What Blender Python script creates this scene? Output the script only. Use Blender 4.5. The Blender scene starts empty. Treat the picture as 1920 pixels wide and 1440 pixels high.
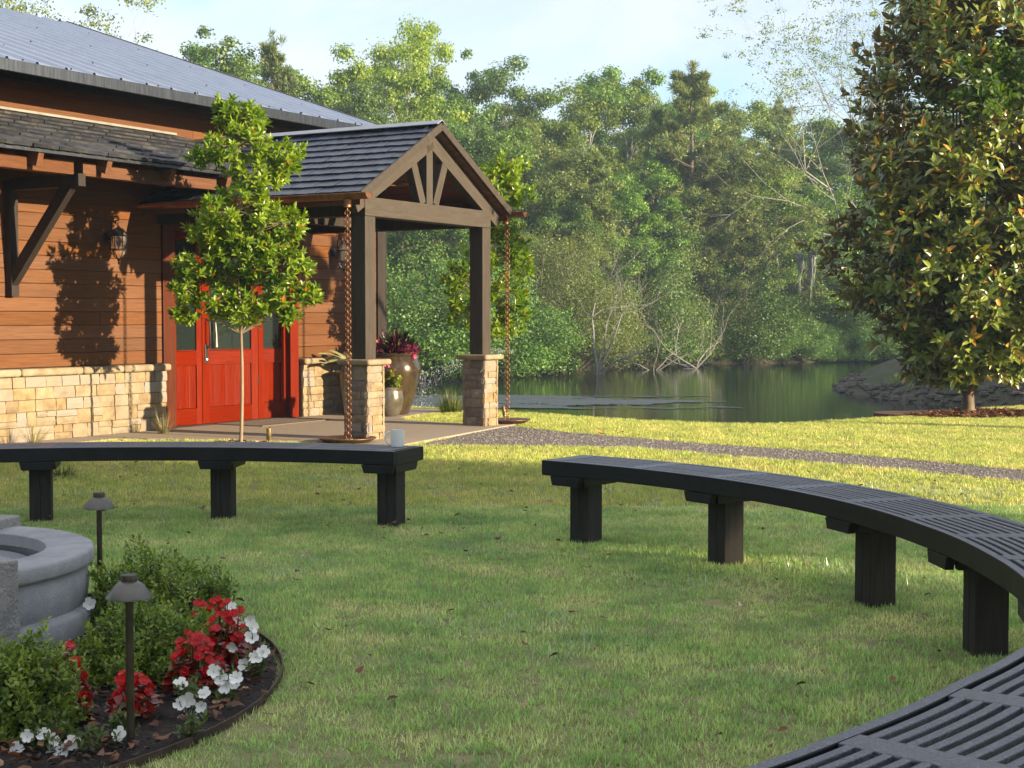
import bpy, bmesh, math, random
import numpy as np
from mathutils import Vector, Matrix, Euler

rng = np.random.default_rng(7)
random.seed(7)
sc = bpy.context.scene
COL = sc.collection
R = math.radians

# ------------------------------------------------------------------ camera
cam_d = bpy.data.cameras.new('camera')
cam = bpy.data.objects.new('camera', cam_d)
COL.objects.link(cam)
cam_d.sensor_width = 36.0
cam_d.lens = 52.13
cam_d.clip_start = 0.05
cam_d.clip_end = 2000
CAM = Vector((0, 0, 1.35))
cam.location = CAM
cam.rotation_euler = (R(90 - 2.554), 0, 0)
sc.camera = cam

# ------------------------------------------------------------------ light
SUN_AZ, SUN_EL = 116.5, 12.5            # clockwise from +Y
S = Vector((math.sin(R(SUN_AZ)) * math.cos(R(SUN_EL)), math.cos(R(SUN_AZ)) * math.cos(R(SUN_EL)), math.sin(R(SUN_EL))))
world = bpy.data.worlds.new('World')
sc.world = world
world.use_nodes = True
wt = world.node_tree
wt.nodes.clear()
def wn(t, **k):
    n = wt.nodes.new(t)
    for a, b in k.items():
        setattr(n, a, b)
    return n
w_out = wn('ShaderNodeOutputWorld')
w_bg = wn('ShaderNodeBackground')
w_bg.inputs['Strength'].default_value = 0.08
w_sky = wn('ShaderNodeTexSky', sky_type='NISHITA', sun_disc=False)
w_sky.sun_elevation = R(SUN_EL)
w_sky.sun_rotation = R(SUN_AZ)
w_sky.air_density = 1.0
w_sky.dust_density = 0.35
w_sky.ozone_density = 3.0
w_tc = wn('ShaderNodeTexCoord')
w_map = wn('ShaderNodeMapping')
w_map.inputs['Scale'].default_value = (1.0, 1.0, 2.4)
w_map.inputs['Location'].default_value = (0.35, 0.1, 0.2)
w_n1 = wn('ShaderNodeTexNoise')
w_n1.inputs['Scale'].default_value = 4.2
w_n1.inputs['Detail'].default_value = 5
w_n1.inputs['Roughness'].default_value = 0.52
w_n1.inputs['Distortion'].default_value = 0.35
w_ramp = wn('ShaderNodeValToRGB')
w_ramp.color_ramp.elements[0].position = 0.40
w_ramp.color_ramp.elements[0].color = (0.22, 0.22, 0.22, 1)
w_ramp.color_ramp.elements[1].position = 0.63
w_ramp.color_ramp.elements[1].color = (0.80, 0.80, 0.80, 1)
w_mix = wn('ShaderNodeMix', data_type='RGBA')
CLOUD = (3.4, 3.45, 3.8, 1)
w_mix.inputs[7].default_value = CLOUD
L = wt.links.new
L(w_tc.outputs['Generated'], w_map.inputs['Vector'])
L(w_map.outputs['Vector'], w_n1.inputs['Vector'])
L(w_n1.outputs['Fac'], w_ramp.inputs['Fac'])
w_sep = wn('ShaderNodeSeparateXYZ')          # cloud cover added above the view, thickening to the zenith, to lift the shade
w_up = wn('ShaderNodeMapRange')
w_up.inputs['From Min'].default_value = 0.16
w_up.inputs['From Max'].default_value = 0.55
w_up.inputs['To Max'].default_value = 0.9
w_max = wn('ShaderNodeMath', operation='MAXIMUM')
L(w_tc.outputs['Generated'], w_sep.inputs[0])
L(w_sep.outputs['Z'], w_up.inputs['Value'])
L(w_up.outputs['Result'], w_max.inputs[0])
L(w_ramp.outputs['Color'], w_max.inputs[1])
L(w_max.outputs[0], w_mix.inputs[0])
L(w_sky.outputs['Color'], w_mix.inputs[6])
L(w_mix.outputs[2], w_bg.inputs['Color'])
L(w_bg.outputs['Background'], w_out.inputs['Surface'])

sun_d = bpy.data.lights.new('sun', 'SUN')
sun = bpy.data.objects.new('sun', sun_d)
COL.objects.link(sun)
sun_d.energy = 4.1
sun_d.angle = R(0.53)
sun_d.color = (1.0, 0.81, 0.54)
sun.rotation_euler = S.to_track_quat('Z', 'Y').to_euler()
sun.location = (30, -15, 20)

sc.view_settings.view_transform = 'Standard'
sc.view_settings.look = 'None'
sc.view_settings.exposure = 1.93
sc.view_settings.gamma = 1.0
sc.view_settings.use_curve_mapping = False
sc.cycles.use_denoising = True
sc.cycles.max_bounces = 8
sc.cycles.transparent_max_bounces = 8
sc.cycles.caustics_reflective = False
sc.cycles.caustics_refractive = False
sc.cycles.sample_clamp_indirect = 6.0

# ------------------------------------------------------------------ materials
def new_mat(name):
    m = bpy.data.materials.new(name)
    m.use_nodes = True
    nt = m.node_tree
    b = nt.nodes['Principled BSDF']
    return m, nt, b

def tex_mat(name, stops, scale=8.0, detail=5, rough=0.7, bump=0.0, bump_scale=None, stretch=(1, 1, 1), rnd=0.0,
            coord='Object', metallic=0.0, spec=0.5, distortion=0.0, rough_var=0.0, tint=None, nrough=0.6, bump_dist=0.01, coat=0.0):
    """noise-driven colour between stops [(pos, rgb)], optional per-object brightness and hue spread"""
    m, nt, b = new_mat(name)
    N, K = nt.nodes, nt.links.new
    tc = N.new('ShaderNodeTexCoord')
    mp = N.new('ShaderNodeMapping')
    mp.inputs['Scale'].default_value = stretch
    oi = N.new('ShaderNodeObjectInfo')
    off = N.new('ShaderNodeVectorMath'); off.operation = 'MULTIPLY_ADD'
    off.inputs[1].default_value = (37.3, 51.1, 23.7)
    if coord == 'World':
        ge = N.new('ShaderNodeNewGeometry')
        src = ge.outputs['Position']
        K(src, mp.inputs['Vector'])
        vec = mp.outputs['Vector']
    else:
        K(oi.outputs['Random'], off.inputs[0])
        K(tc.outputs['Object'], off.inputs[2])
        K(off.outputs['Vector'], mp.inputs['Vector'])
        vec = mp.outputs['Vector']
    no = N.new('ShaderNodeTexNoise')
    no.inputs['Scale'].default_value = scale
    no.inputs['Detail'].default_value = detail
    no.inputs['Roughness'].default_value = nrough
    no.inputs['Distortion'].default_value = distortion
    K(vec, no.inputs['Vector'])
    cr = N.new('ShaderNodeValToRGB')
    el = cr.color_ramp.elements
    while len(el) > 1:
        el.remove(el[-1])
    for i, (p, c) in enumerate(stops):
        e = el[0] if i == 0 else el.new(p)
        e.position = p
        e.color = (*c, 1)
    K(no.outputs['Fac'], cr.inputs['Fac'])
    out = cr.outputs['Color']
    if rnd:
        hs = N.new('ShaderNodeHueSaturation')
        mr = N.new('ShaderNodeMapRange')
        mr.inputs['To Min'].default_value = 1 - rnd
        mr.inputs['To Max'].default_value = 1 + rnd
        K(oi.outputs['Random'], mr.inputs['Value'])
        K(mr.outputs['Result'], hs.inputs['Value'])
        mu = N.new('ShaderNodeMath'); mu.operation = 'MULTIPLY'; mu.inputs[1].default_value = 7.31
        fr = N.new('ShaderNodeMath'); fr.operation = 'FRACT'
        mr2 = N.new('ShaderNodeMapRange')
        mr2.inputs['To Min'].default_value = 1 - rnd * 0.9
        mr2.inputs['To Max'].default_value = 1 + rnd * 0.5
        K(oi.outputs['Random'], mu.inputs[0]); K(mu.outputs[0], fr.inputs[0]); K(fr.outputs[0], mr2.inputs['Value'])
        K(mr2.outputs['Result'], hs.inputs['Saturation'])
        K(out, hs.inputs['Color'])
        out = hs.outputs['Color']
        if tint:
            mx = N.new('ShaderNodeMix'); mx.data_type = 'RGBA'
            mu2 = N.new('ShaderNodeMath'); mu2.operation = 'MULTIPLY'; mu2.inputs[1].default_value = 13.7
            fr2 = N.new('ShaderNodeMath'); fr2.operation = 'FRACT'
            pw = N.new('ShaderNodeMath'); pw.operation = 'POWER'; pw.inputs[1].default_value = 2.0
            K(oi.outputs['Random'], mu2.inputs[0]); K(mu2.outputs[0], fr2.inputs[0]); K(fr2.outputs[0], pw.inputs[0])
            K(pw.outputs[0], mx.inputs[0]); K(out, mx.inputs[6]); mx.inputs[7].default_value = (*tint, 1)
            out = mx.outputs[2]
    K(out, b.inputs['Base Color'])
    b.inputs['Roughness'].default_value = rough
    b.inputs['Metallic'].default_value = metallic
    b.inputs['Specular IOR Level'].default_value = spec
    if coat:
        b.inputs['Coat Weight'].default_value = coat
        b.inputs['Coat Roughness'].default_value = 0.15
    if rough_var:
        mrr = N.new('ShaderNodeMapRange')
        mrr.inputs['To Min'].default_value = max(0.02, rough - rough_var)
        mrr.inputs['To Max'].default_value = min(1, rough + rough_var)
        K(no.outputs['Fac'], mrr.inputs['Value']); K(mrr.outputs['Result'], b.inputs['Roughness'])
    if bump:
        n2 = N.new('ShaderNodeTexNoise')
        n2.inputs['Scale'].default_value = bump_scale or scale * 4
        n2.inputs['Detail'].default_value = 4
        n2.inputs['Roughness'].default_value = 0.65
        K(vec, n2.inputs['Vector'])
        bp = N.new('ShaderNodeBump')
        bp.inputs['Strength'].default_value = bump
        bp.inputs['Distance'].default_value = bump_dist
        K(n2.outputs['Fac'], bp.inputs['Height']); K(bp.outputs['Normal'], b.inputs['Normal'])
    return m

def leaf_mat(name, c_dark, c_light, rough=0.45, trans=0.3, back=None, accent=None, accent_amt=0.05, patch=0.6, spec=0.4, obj_rnd=0.0):
    """leaf: colour varies leaf by leaf and in soft patches, light passes through, underside may differ"""
    m, nt, b = new_mat(name)
    N, K = nt.nodes, nt.links.new
    ge = N.new('ShaderNodeNewGeometry')
    oi = N.new('ShaderNodeObjectInfo')
    no = N.new('ShaderNodeTexNoise'); no.inputs['Scale'].default_value = patch; no.inputs['Detail'].default_value = 3
    K(ge.outputs['Position'], no.inputs['Vector'])
    ad = N.new('ShaderNodeMath'); ad.operation = 'ADD'
    sb = N.new('ShaderNodeMath'); sb.operation = 'MULTIPLY_ADD'; sb.inputs[1].default_value = 1.6; sb.inputs[2].default_value = -0.8
    K(no.outputs['Fac'], sb.inputs[0])
    isl = N.new('ShaderNodeMath'); isl.operation = 'ADD'
    om = N.new('ShaderNodeMath'); om.operation = 'MULTIPLY'; om.inputs[1].default_value = 0.999
    K(oi.outputs['Random'], om.inputs[0])
    K(ge.outputs['Random Per Island'], isl.inputs[0]); K(om.outputs[0], isl.inputs[1])
    fr = N.new('ShaderNodeMath'); fr.operation = 'FRACT'
    K(isl.outputs[0], fr.inputs[0])
    K(fr.outputs[0], ad.inputs[0]); K(sb.outputs[0], ad.inputs[1])
    mx = N.new('ShaderNodeMix'); mx.data_type = 'RGBA'
    mx.inputs[6].default_value = (*c_dark, 1); mx.inputs[7].default_value = (*c_light, 1)
    K(ad.outputs[0], mx.inputs[0])
    out = mx.outputs[2]
    if obj_rnd:
        hs = N.new('ShaderNodeHueSaturation')
        mr = N.new('ShaderNodeMapRange'); mr.inputs['To Min'].default_value = 1 - obj_rnd; mr.inputs['To Max'].default_value = 1 + obj_rnd
        K(oi.outputs['Random'], mr.inputs['Value']); K(mr.outputs['Result'], hs.inputs['Value'])
        mrh = N.new('ShaderNodeMapRange'); mrh.inputs['To Min'].default_value = 0.5 - obj_rnd * 0.07; mrh.inputs['To Max'].default_value = 0.5 + obj_rnd * 0.05
        mu = N.new('ShaderNodeMath'); mu.operation = 'MULTIPLY'; mu.inputs[1].default_value = 5.7
        f2 = N.new('ShaderNodeMath'); f2.operation = 'FRACT'
        K(oi.outputs['Random'], mu.inputs[0]); K(mu.outputs[0], f2.inputs[0]); K(f2.outputs[0], mrh.inputs['Value']); K(mrh.outputs['Result'], hs.inputs['Hue'])
        K(out, hs.inputs['Color']); out = hs.outputs['Color']
    if accent:
        lt = N.new('ShaderNodeMath'); lt.operation = 'LESS_THAN'; lt.inputs[1].default_value = accent_amt
        m3 = N.new('ShaderNodeMath'); m3.operation = 'MULTIPLY'; m3.inputs[1].default_value = 17.3
        f3 = N.new('ShaderNodeMath'); f3.operation = 'FRACT'
        K(fr.outputs[0], m3.inputs[0]); K(m3.outputs[0], f3.inputs[0]); K(f3.outputs[0], lt.inputs[0])
        ma = N.new('ShaderNodeMix'); ma.data_type = 'RGBA'; ma.inputs[7].default_value = (*accent, 1)
        K(lt.outputs[0], ma.inputs[0]); K(out, ma.inputs[6]); out = ma.outputs[2]
    if back:
        mb = N.new('ShaderNodeMix'); mb.data_type = 'RGBA'; mb.inputs[7].default_value = (*back, 1)
        K(ge.outputs['Backfacing'], mb.inputs[0]); K(out, mb.inputs[6]); out = mb.outputs[2]
    K(out, b.inputs['Base Color'])
    b.inputs['Roughness'].default_value = rough
    b.inputs['Specular IOR Level'].default_value = spec
    if trans:
        tr = N.new('ShaderNodeBsdfTranslucent')
        hs2 = N.new('ShaderNodeHueSaturation'); hs2.inputs['Saturation'].default_value = 1.15; hs2.inputs['Value'].default_value = 1.5
        K(out, hs2.inputs['Color']); K(hs2.outputs['Color'], tr.inputs['Color'])
        ms = N.new('ShaderNodeMixShader'); ms.inputs[0].default_value = trans
        K(b.outputs[0], ms.inputs[1]); K(tr.outputs[0], ms.inputs[2])
        K(ms.outputs[0], nt.nodes['Material Output'].inputs['Surface'])
    return m

# ------------------------------------------------------------------ mesh helpers
def np_mesh(name, V, faces, mat=None, smooth=False, mats=None, midx=None):
    """V (n,3); faces: list of integer arrays, each (m, k)"""
    me = bpy.data.meshes.new(name)
    V = np.asarray(V, np.float32)
    fs = [np.asarray(f, np.int32) for f in faces if len(f)]
    nl = sum(f.size for f in fs); nf = sum(len(f) for f in fs)
    me.vertices.add(len(V)); me.vertices.foreach_set('co', V.ravel())
    me.loops.add(nl); me.polygons.add(nf)
    me.loops.foreach_set('vertex_index', np.concatenate([f.ravel() for f in fs]))
    tot = np.concatenate([np.full(len(f), f.shape[1], np.int32) for f in fs])
    me.polygons.foreach_set('loop_start', np.concatenate([[0], np.cumsum(tot)[:-1]]).astype(np.int32))
    me.polygons.foreach_set('loop_total', tot)
    if smooth:
        me.polygons.foreach_set('use_smooth', np.ones(nf, bool))
    if mats:
        for m in mats: me.materials.append(m)
        if midx is not None: me.polygons.foreach_set('material_index', np.asarray(midx, np.int32))
    elif mat:
        me.materials.append(mat)
    me.update(); me.validate()
    return me

def link(name, data, parent=None, loc=(0, 0, 0), rot=(0, 0, 0), scale=(1, 1, 1)):
    o = bpy.data.objects.new(name, data)
    COL.objects.link(o)
    if parent: o.parent = parent
    o.location = loc; o.rotation_euler = rot; o.scale = scale
    return o

def tag(o, label=None, cat=None, group=None, kind=None):
    if label: o['label'] = label
    if cat: o['category'] = cat
    if group: o['group'] = group
    if kind: o['kind'] = kind
    return o

def thing(name, label, cat, loc=(0, 0, 0), rotz=0.0, group=None):
    o = link(name, None, loc=loc, rot=(0, 0, rotz))
    o.empty_display_size = 0.1
    return tag(o, label, cat, group)

class MB:
    def __init__(self):
        self.v = []; self.f = []; self.n = 0; self.fm = []; self.cur = 0
    def add(self, V, F):
        V = [tuple(p) for p in V]
        self.v += V
        self.f += [tuple(i + self.n for i in f) for f in F]
        self.fm += [self.cur] * len(F)
        self.n += len(V)
        return self
    def box(self, c, size, rot=None):
        c = Vector(c); h = [x / 2 for x in size]
        vs = [Vector((sx * h[0], sy * h[1], sz * h[2])) for sz in (-1, 1) for sy in (-1, 1) for sx in (-1, 1)]
        if rot is not None: vs = [rot @ p for p in vs]
        return self.add([p + c for p in vs], [(0, 2, 3, 1), (4, 5, 7, 6), (0, 1, 5, 4), (2, 6, 7, 3), (0, 4, 6, 2), (1, 3, 7, 5)])
    def bar(self, a, b, w, h, up=(0, 0, 1)):
        """box beam from a to b, width w (sideways), height h (along up)"""
        a, b = Vector(a), Vector(b); d = (b - a); ln = d.length; d.normalize()
        side = d.cross(Vector(up)).normalized(); u2 = side.cross(d)
        rot = Matrix((side, d, u2)).transposed()
        return self.box((a + b) / 2, (w, ln, h), rot)
    def tube(self, pts, radii, n=8, cap=True):
        pts = [Vector(p) for p in pts]
        if not hasattr(radii, '__len__'): radii = [radii] * len(pts)
        rings = []; prev = None
        for i, p in enumerate(pts):
            d = (pts[min(i + 1, len(pts) - 1)] - pts[max(i - 1, 0)])
            if d.length < 1e-9: d = Vector((0, 0, 1))
            d.normalize()
            if prev is None:
                a = d.orthogonal().normalized()
            else:
                a = prev - d * prev.dot(d)
                a = a.normalized() if a.length > 1e-6 else d.orthogonal().normalized()
            prev = a; bb = d.cross(a)
            rings.append([p + (a * math.cos(2 * math.pi * k / n) + bb * math.sin(2 * math.pi * k / n)) * radii[i] for k in range(n)])
        V = [p for r in rings for p in r]
        F = [(i * n + k, i * n + (k + 1) % n, (i + 1) * n + (k + 1) % n, (i + 1) * n + k) for i in range(len(pts) - 1) for k in range(n)]
        if cap:
            F.append(tuple(range(n - 1, -1, -1))); F.append(tuple((len(pts) - 1) * n + k for k in range(n)))
        return self.add(V, F)
    def lathe(self, prof, n=24, c=(0, 0, 0), close=False):
        c = Vector(c)
        V = [c + Vector((r * math.cos(2 * math.pi * k / n), r * math.sin(2 * math.pi * k / n), z)) for r, z in prof for k in range(n)]
        m = len(prof)
        F = [(i * n + k, i * n + (k + 1) % n, (i + 1) * n + (k + 1) % n, (i + 1) * n + k) for i in range(m - 1) for k in range(n)]
        if close:
            F += [((m - 1) * n + k, (m - 1) * n + (k + 1) % n, (k + 1) % n, k) for k in range(n)]
        else:
            if prof[0][0] > 1e-4: F.append(tuple(range(n - 1, -1, -1)))
            if prof[-1][0] > 1e-4: F.append(tuple((m - 1) * n + k for k in range(n)))
        return self.add(V, F)
    def prism(self, poly, z0, z1):
        n = len(poly)
        V = [(x, y, z0) for x, y in poly] + [(x, y, z1) for x, y in poly]
        F = [tuple(range(n - 1, -1, -1)), tuple(range(n, 2 * n))] + [(i, (i + 1) % n, n + (i + 1) % n, n + i) for i in range(n)]
        return self.add(V, F)
    def mesh(self, name, mat, smooth=False, mats=None):
        me = bpy.data.meshes.new(name)
        me.from_pydata(self.v, [], self.f)
        if mats:
            for m in mats: me.materials.append(m)
            me.polygons.foreach_set('material_index', self.fm)
        else:
            me.materials.append(mat)
        if smooth: me.polygons.foreach_set('use_smooth', [True] * len(me.polygons))
        me.update()
        return me
    def obj(self, name, mat, parent=None, smooth=False, bevel=0.0, loc=(0, 0, 0), rot=(0, 0, 0), seg=2, mats=None):
        o = link(name, self.mesh(name, mat, smooth, mats), parent, loc, rot)
        if bevel:
            bv = o.modifiers.new('bevel', 'BEVEL'); bv.width = bevel; bv.segments = seg; bv.limit_method = 'ANGLE'; bv.angle_limit = R(40)
        if smooth:
            try:
                o.data.set_sharp_from_angle(angle=R(45))
            except Exception:
                pass
        return o

# ------------------------------------------------------------------ leaf scattering (vectorised)
def norm(a):
    return a / np.maximum(np.linalg.norm(a, axis=-1, keepdims=True), 1e-9)

def frames(d, nrm):
    """rows: x side, y along d, z normal"""
    d = norm(d); x = norm(np.cross(d, nrm)); z = np.cross(x, d)
    return np.stack([x, d, z], axis=-1)      # columns

def scatter(tv, tf, pos, rot, scl):
    tv = np.asarray(tv, float); n = len(pos); k = len(tv)
    if np.ndim(scl) == 1: scl = scl[:, None]
    P = tv[None] * scl[:, None, :] if scl.shape[1] == 3 else tv[None] * scl[:, None, :]
    V = np.einsum('nij,nkj->nki', rot, P) + pos[:, None]
    F = []
    for f in tf:
        f = np.asarray(f)
        F.append((f[None] + (np.arange(n) * k)[:, None, None]).reshape(-1, f.shape[1]))
    return V.reshape(-1, 3), F

LEAF_V = [(0, 0, 0), (0, .36, -.035), (0, .7, -.03), (0, 1, -.12), (-.5, .32, .05), (-.44, .66, .03), (.5, .32, .05), (.44, .66, .03)]
LEAF_F = [np.array([(0, 1, 4), (2, 3, 5), (0, 6, 1), (2, 7, 3)]), np.array([(1, 2, 5, 4), (1, 6, 7, 2)])]
DIA_V = [(0, 0, 0), (-.5, .5, .1), (0, 1, 0), (.5, .5, .1)]
DIA_F = [np.array([(0, 2, 1), (0, 3, 2)])]

def rosettes(tips, dirs, per, length, width, spread=(35, 80), jit=0.25, droop=0.0):
    """leaves radiating from each twig tip"""
    n = len(tips); d = norm(np.asarray(dirs, float))
    ref = np.where(np.abs(d[:, 2:3]) < .9, np.array([[0, 0, 1.]]), np.array([[1., 0, 0]]))
    a = norm(np.cross(d, ref)); b = np.cross(d, a)
    idx = np.repeat(np.arange(n), per)
    ph = np.tile(np.arange(per) * 2.39996, n) + np.repeat(rng.uniform(0, 6.28, n), per)
    sp = np.radians(np.tile(np.linspace(spread[0], spread[1], per), n) + rng.normal(0, 8, n * per))
    rad = a[idx] * np.cos(ph)[:, None] + b[idx] * np.sin(ph)[:, None]
    ld = d[idx] * np.cos(sp)[:, None] + rad * np.sin(sp)[:, None]
    ld[:, 2] -= droop
    ld = norm(ld + rng.normal(0, jit * .5, ld.shape))
    nr = norm(d[idx] * np.sin(sp)[:, None] - rad * np.cos(sp)[:, None] + rng.normal(0, jit, ld.shape))
    back = np.tile(np.linspace(0, 1, per), n)
    pos = np.asarray(tips)[idx] - d[idx] * (back * length * .55)[:, None]
    s = length * rng.uniform(.7, 1.15, len(ld))
    return pos, frames(ld, nr), np.stack([s * width / length * rng.uniform(.85, 1.15, len(s)), s, s], 1)

def as_leaf_objects(name, mesh, parent, pos, rot, scl, sel):
    for i in sel:
        o = bpy.data.objects.new(name, mesh)
        COL.objects.link(o)
        o.parent = parent
        M = np.eye(4); M[:3, :3] = rot[i] * scl[i][None, :]; M[:3, 3] = pos[i]
        o.matrix_local = Matrix(M.tolist())
# ------------------------------------------------------------------ shared materials
M_stone = tex_mat('buff_ledge_stone', [(.3, (0.1452, 0.0944, 0.0460)), (.5, (0.2275, 0.1670, 0.0920)), (.7, (0.2710, 0.2178, 0.1355))], scale=7, detail=7, rough=.85, bump=.6, bump_scale=22, coord='World', rnd=.10, tint=(0.2226, 0.2033, 0.1742), bump_dist=.012, spec=.2)
M_stone_shade = tex_mat('shade_grey_stone', [(.3, (0.1426, 0.1109, 0.0845)), (.52, (0.2218, 0.1795, 0.1373)), (.72, (0.2904, 0.2429, 0.1848))], scale=8, detail=7, rough=.85, bump=.7, bump_scale=26, coord='World', rnd=.18, tint=(0.1584, 0.1320, 0.1267), bump_dist=.014, spec=.2)  # greyer copy of the buff stone, shade coloured in for one pier side
M_cap = tex_mat('limestone_cap', [(.3, (0.1839, 0.1404, 0.0871)), (.55, (0.2517, 0.2033, 0.1355)), (.75, (0.2807, 0.2420, 0.1791))], scale=9, detail=6, rough=.85, bump=.5, bump_scale=30, coord='World', rnd=.08, spec=.2)
M_mortar = tex_mat('mortar', [(.3, (0.1452, 0.1123, 0.0726)), (.7, (0.2177, 0.1783, 0.1254))], scale=30, rough=.95, coord='World')
M_siding = tex_mat('stained_cedar_siding', [(.25, (0.0709, 0.0252, 0.0073)), (.5, (0.1121, 0.0421, 0.0119)), (.75, (0.1419, 0.0572, 0.0174))], scale=5, detail=6, rough=.6, bump=.35, bump_scale=9, stretch=(.6, 3, 14), rnd=.14, distortion=.6, bump_dist=.004, rough_var=.1, spec=.2)
M_cedar = tex_mat('cedar_timber', [(.25, (0.0678, 0.0242, 0.0087)), (.55, (0.1113, 0.0436, 0.0165)), (.8, (0.1452, 0.0654, 0.0281))], scale=4, detail=6, rough=.62, bump=.3, bump_scale=9, stretch=(.8, 6, 8), rnd=.12, distortion=.5, bump_dist=.004, spec=.2)
M_dark = tex_mat('dark_stained_timber', [(.25, (0.0145, 0.0106, 0.0087)), (.55, (0.0267, 0.0203, 0.0165)), (.8, (0.0412, 0.0329, 0.0267))], scale=5, detail=6, rough=.6, bump=.35, bump_scale=12, stretch=(6, 6, .9), rnd=.1, distortion=.4, bump_dist=.004, spec=.2)
M_post = tex_mat('grey_brown_stained_post', [(.2, (0.0297, 0.0230, 0.0178)), (.55, (0.0493, 0.0399, 0.0315)), (.85, (0.0672, 0.0576, 0.0468))], scale=4.5, detail=7, rough=.6, bump=.35, bump_scale=12, stretch=(7, 7, .8), rnd=.06, distortion=.5, bump_dist=.004, spec=.2)
M_beam = tex_mat('grey_brown_stained_beam', [(.2, (0.0336, 0.0269, 0.0208)), (.55, (0.0560, 0.0458, 0.0364)), (.85, (0.0754, 0.0651, 0.0542))], scale=4.5, detail=7, rough=.6, bump=.35, bump_scale=12, stretch=(.8, 7, 7), rnd=.06, distortion=.7, bump_dist=.004, spec=.2)
M_ceil = tex_mat('red_brown_ceiling_boards', [(.3, (0.0800, 0.0224, 0.0096)), (.7, (0.1360, 0.0440, 0.0192))], scale=4, rough=.5, stretch=(.6, 6, 6), rnd=.12)
M_slate = tex_mat('dark_slate', [(.25, (.014, .018, .032)), (.5, (.024, .032, .055)), (.75, (.044, .050, .072))], scale=7, detail=7, rough=.34, bump=.5, bump_scale=30, coord='World', rnd=.28, rough_var=.14, bump_dist=.006)
M_slate_w = tex_mat('weathered_slate', [(.25, (.012, .014, .021)), (.5, (.024, .026, .032)), (.75, (.062, .056, .046))], scale=4, detail=7, rough=.42, bump=.6, bump_scale=26, coord='World', rnd=.3, rough_var=.14, bump_dist=.008)
M_metal = tex_mat('galvalume_roofing', [(.3, (.36, .41, .49)), (.7, (.43, .48, .56))], scale=2.5, rough=.36, metallic=.85, coord='World', rough_var=.08)
M_fascia = tex_mat('dark_zinc_fascia', [(.25, (.040, .046, .056)), (.5, (.070, .078, .092)), (.8, (.12, .128, .145))], scale=6, detail=7, rough=.40, metallic=1.0, stretch=(7, 7, .5), bump=.1)
M_soffit = tex_mat('dark_soffit', [(.3, (.05, .045, .042)), (.7, (.09, .08, .072))], scale=6, rough=.75, stretch=(8, .5, 1))
M_copper = tex_mat('aged_copper', [(.25, (0.1400, 0.0595, 0.0315)), (.55, (0.2520, 0.1155, 0.0595)), (.8, (0.3500, 0.1820, 0.0980))], scale=14, detail=6, rough=.42, metallic=.8, coord='World', rough_var=.1)
M_copper_d = tex_mat('brown_copper_pan', [(.25, (.06, .03, .02)), (.7, (.17, .085, .05))], scale=12, rough=.45, metallic=.6)
M_red = tex_mat('red_mahogany', [(.22, (0.0806, 0.0055, 0.0010)), (.5, (0.1279, 0.0106, 0.0017)), (.8, (0.1705, 0.0196, 0.0030))], scale=6, detail=7, rough=.38, bump=.12, bump_scale=14, stretch=(9, 9, .55), rnd=.06, distortion=.8, coat=0, spec=.04, bump_dist=.002)
M_red_h = tex_mat('red_mahogany_rail', [(.22, (0.0758, 0.0051, 0.0010)), (.5, (0.1184, 0.0098, 0.0015)), (.8, (0.1610, 0.0180, 0.0027))], scale=6, detail=7, rough=.38, bump=.12, bump_scale=14, stretch=(.55, 9, 9), rnd=.06, distortion=.8, coat=0, spec=.04, bump_dist=.002)
M_redd = tex_mat('deep_red_casing', [(.22, (0.0449, 0.0106, 0.0042)), (.55, (0.0713, 0.0180, 0.0074)), (.8, (0.1003, 0.0264, 0.0106))], scale=6, detail=7, rough=.42, bump=.15, bump_scale=14, stretch=(9, 9, .55), distortion=.6, coat=0, spec=.15, bump_dist=.002)
M_iron = tex_mat('black_iron', [(.3, (.012, .012, .013)), (.7, (.028, .026, .025))], scale=20, rough=.45, spec=.5, metallic=.3)
M_glassdark, _nt, _b = new_mat('door_glass')
_b.inputs['Base Color'].default_value = (.012, .018, .017, 1); _b.inputs['Roughness'].default_value = .04; _b.inputs['Specular IOR Level'].default_value = .9
M_glass, _nt, _b = new_mat('lantern_glass')
_b.inputs['Base Color'].default_value = (.9, .9, .88, 1); _b.inputs['Roughness'].default_value = .08; _b.inputs['Transmission Weight'].default_value = .92; _b.inputs['IOR'].default_value = 1.1
M_bulb, _nt, _b = new_mat('frosted_bulb')
_b.inputs['Base Color'].default_value = (.78, .78, .74, 1); _b.inputs['Roughness'].default_value = .3
M_chrome, _nt, _b = new_mat('satin_nickel')
_b.inputs['Base Color'].default_value = (.75, .74, .70, 1); _b.inputs['Roughness'].default_value = .25; _b.inputs['Metallic'].default_value = 1
M_conc = tex_mat('exposed_aggregate', [(.25, (0.1800, 0.1387, 0.1013)), (.5, (0.2775, 0.2250, 0.1688)), (.75, (0.3750, 0.3150, 0.2475))], scale=70, detail=8, rough=.9, bump=.5, bump_scale=110, coord='World', nrough=.75, bump_dist=.006)
M_gravel = tex_mat('gravel', [(.25, (.085, .072, .062)), (.5, (.17, .148, .13)), (.78, (.30, .265, .235))], scale=60, detail=9, rough=.95, bump=1, bump_scale=90, coord='World', nrough=.85, bump_dist=.03)
M_soil = tex_mat('lawn_thatch', [(.3, (.12, .14, .045)), (.5, (.22, .21, .085)), (.72, (.33, .28, .15))], scale=5.0, detail=9, rough=.95, bump=.6, bump_scale=60, coord='World', nrough=.8, bump_dist=.02)
M_bank = tex_mat('earth_bank', [(.25, (0.0240, 0.0195, 0.0120)), (.5, (0.0510, 0.0450, 0.0240)), (.78, (0.0900, 0.0900, 0.0390))], scale=1.6, detail=9, rough=.95, bump=1, bump_scale=9, coord='World', nrough=.75, bump_dist=.1)
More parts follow.
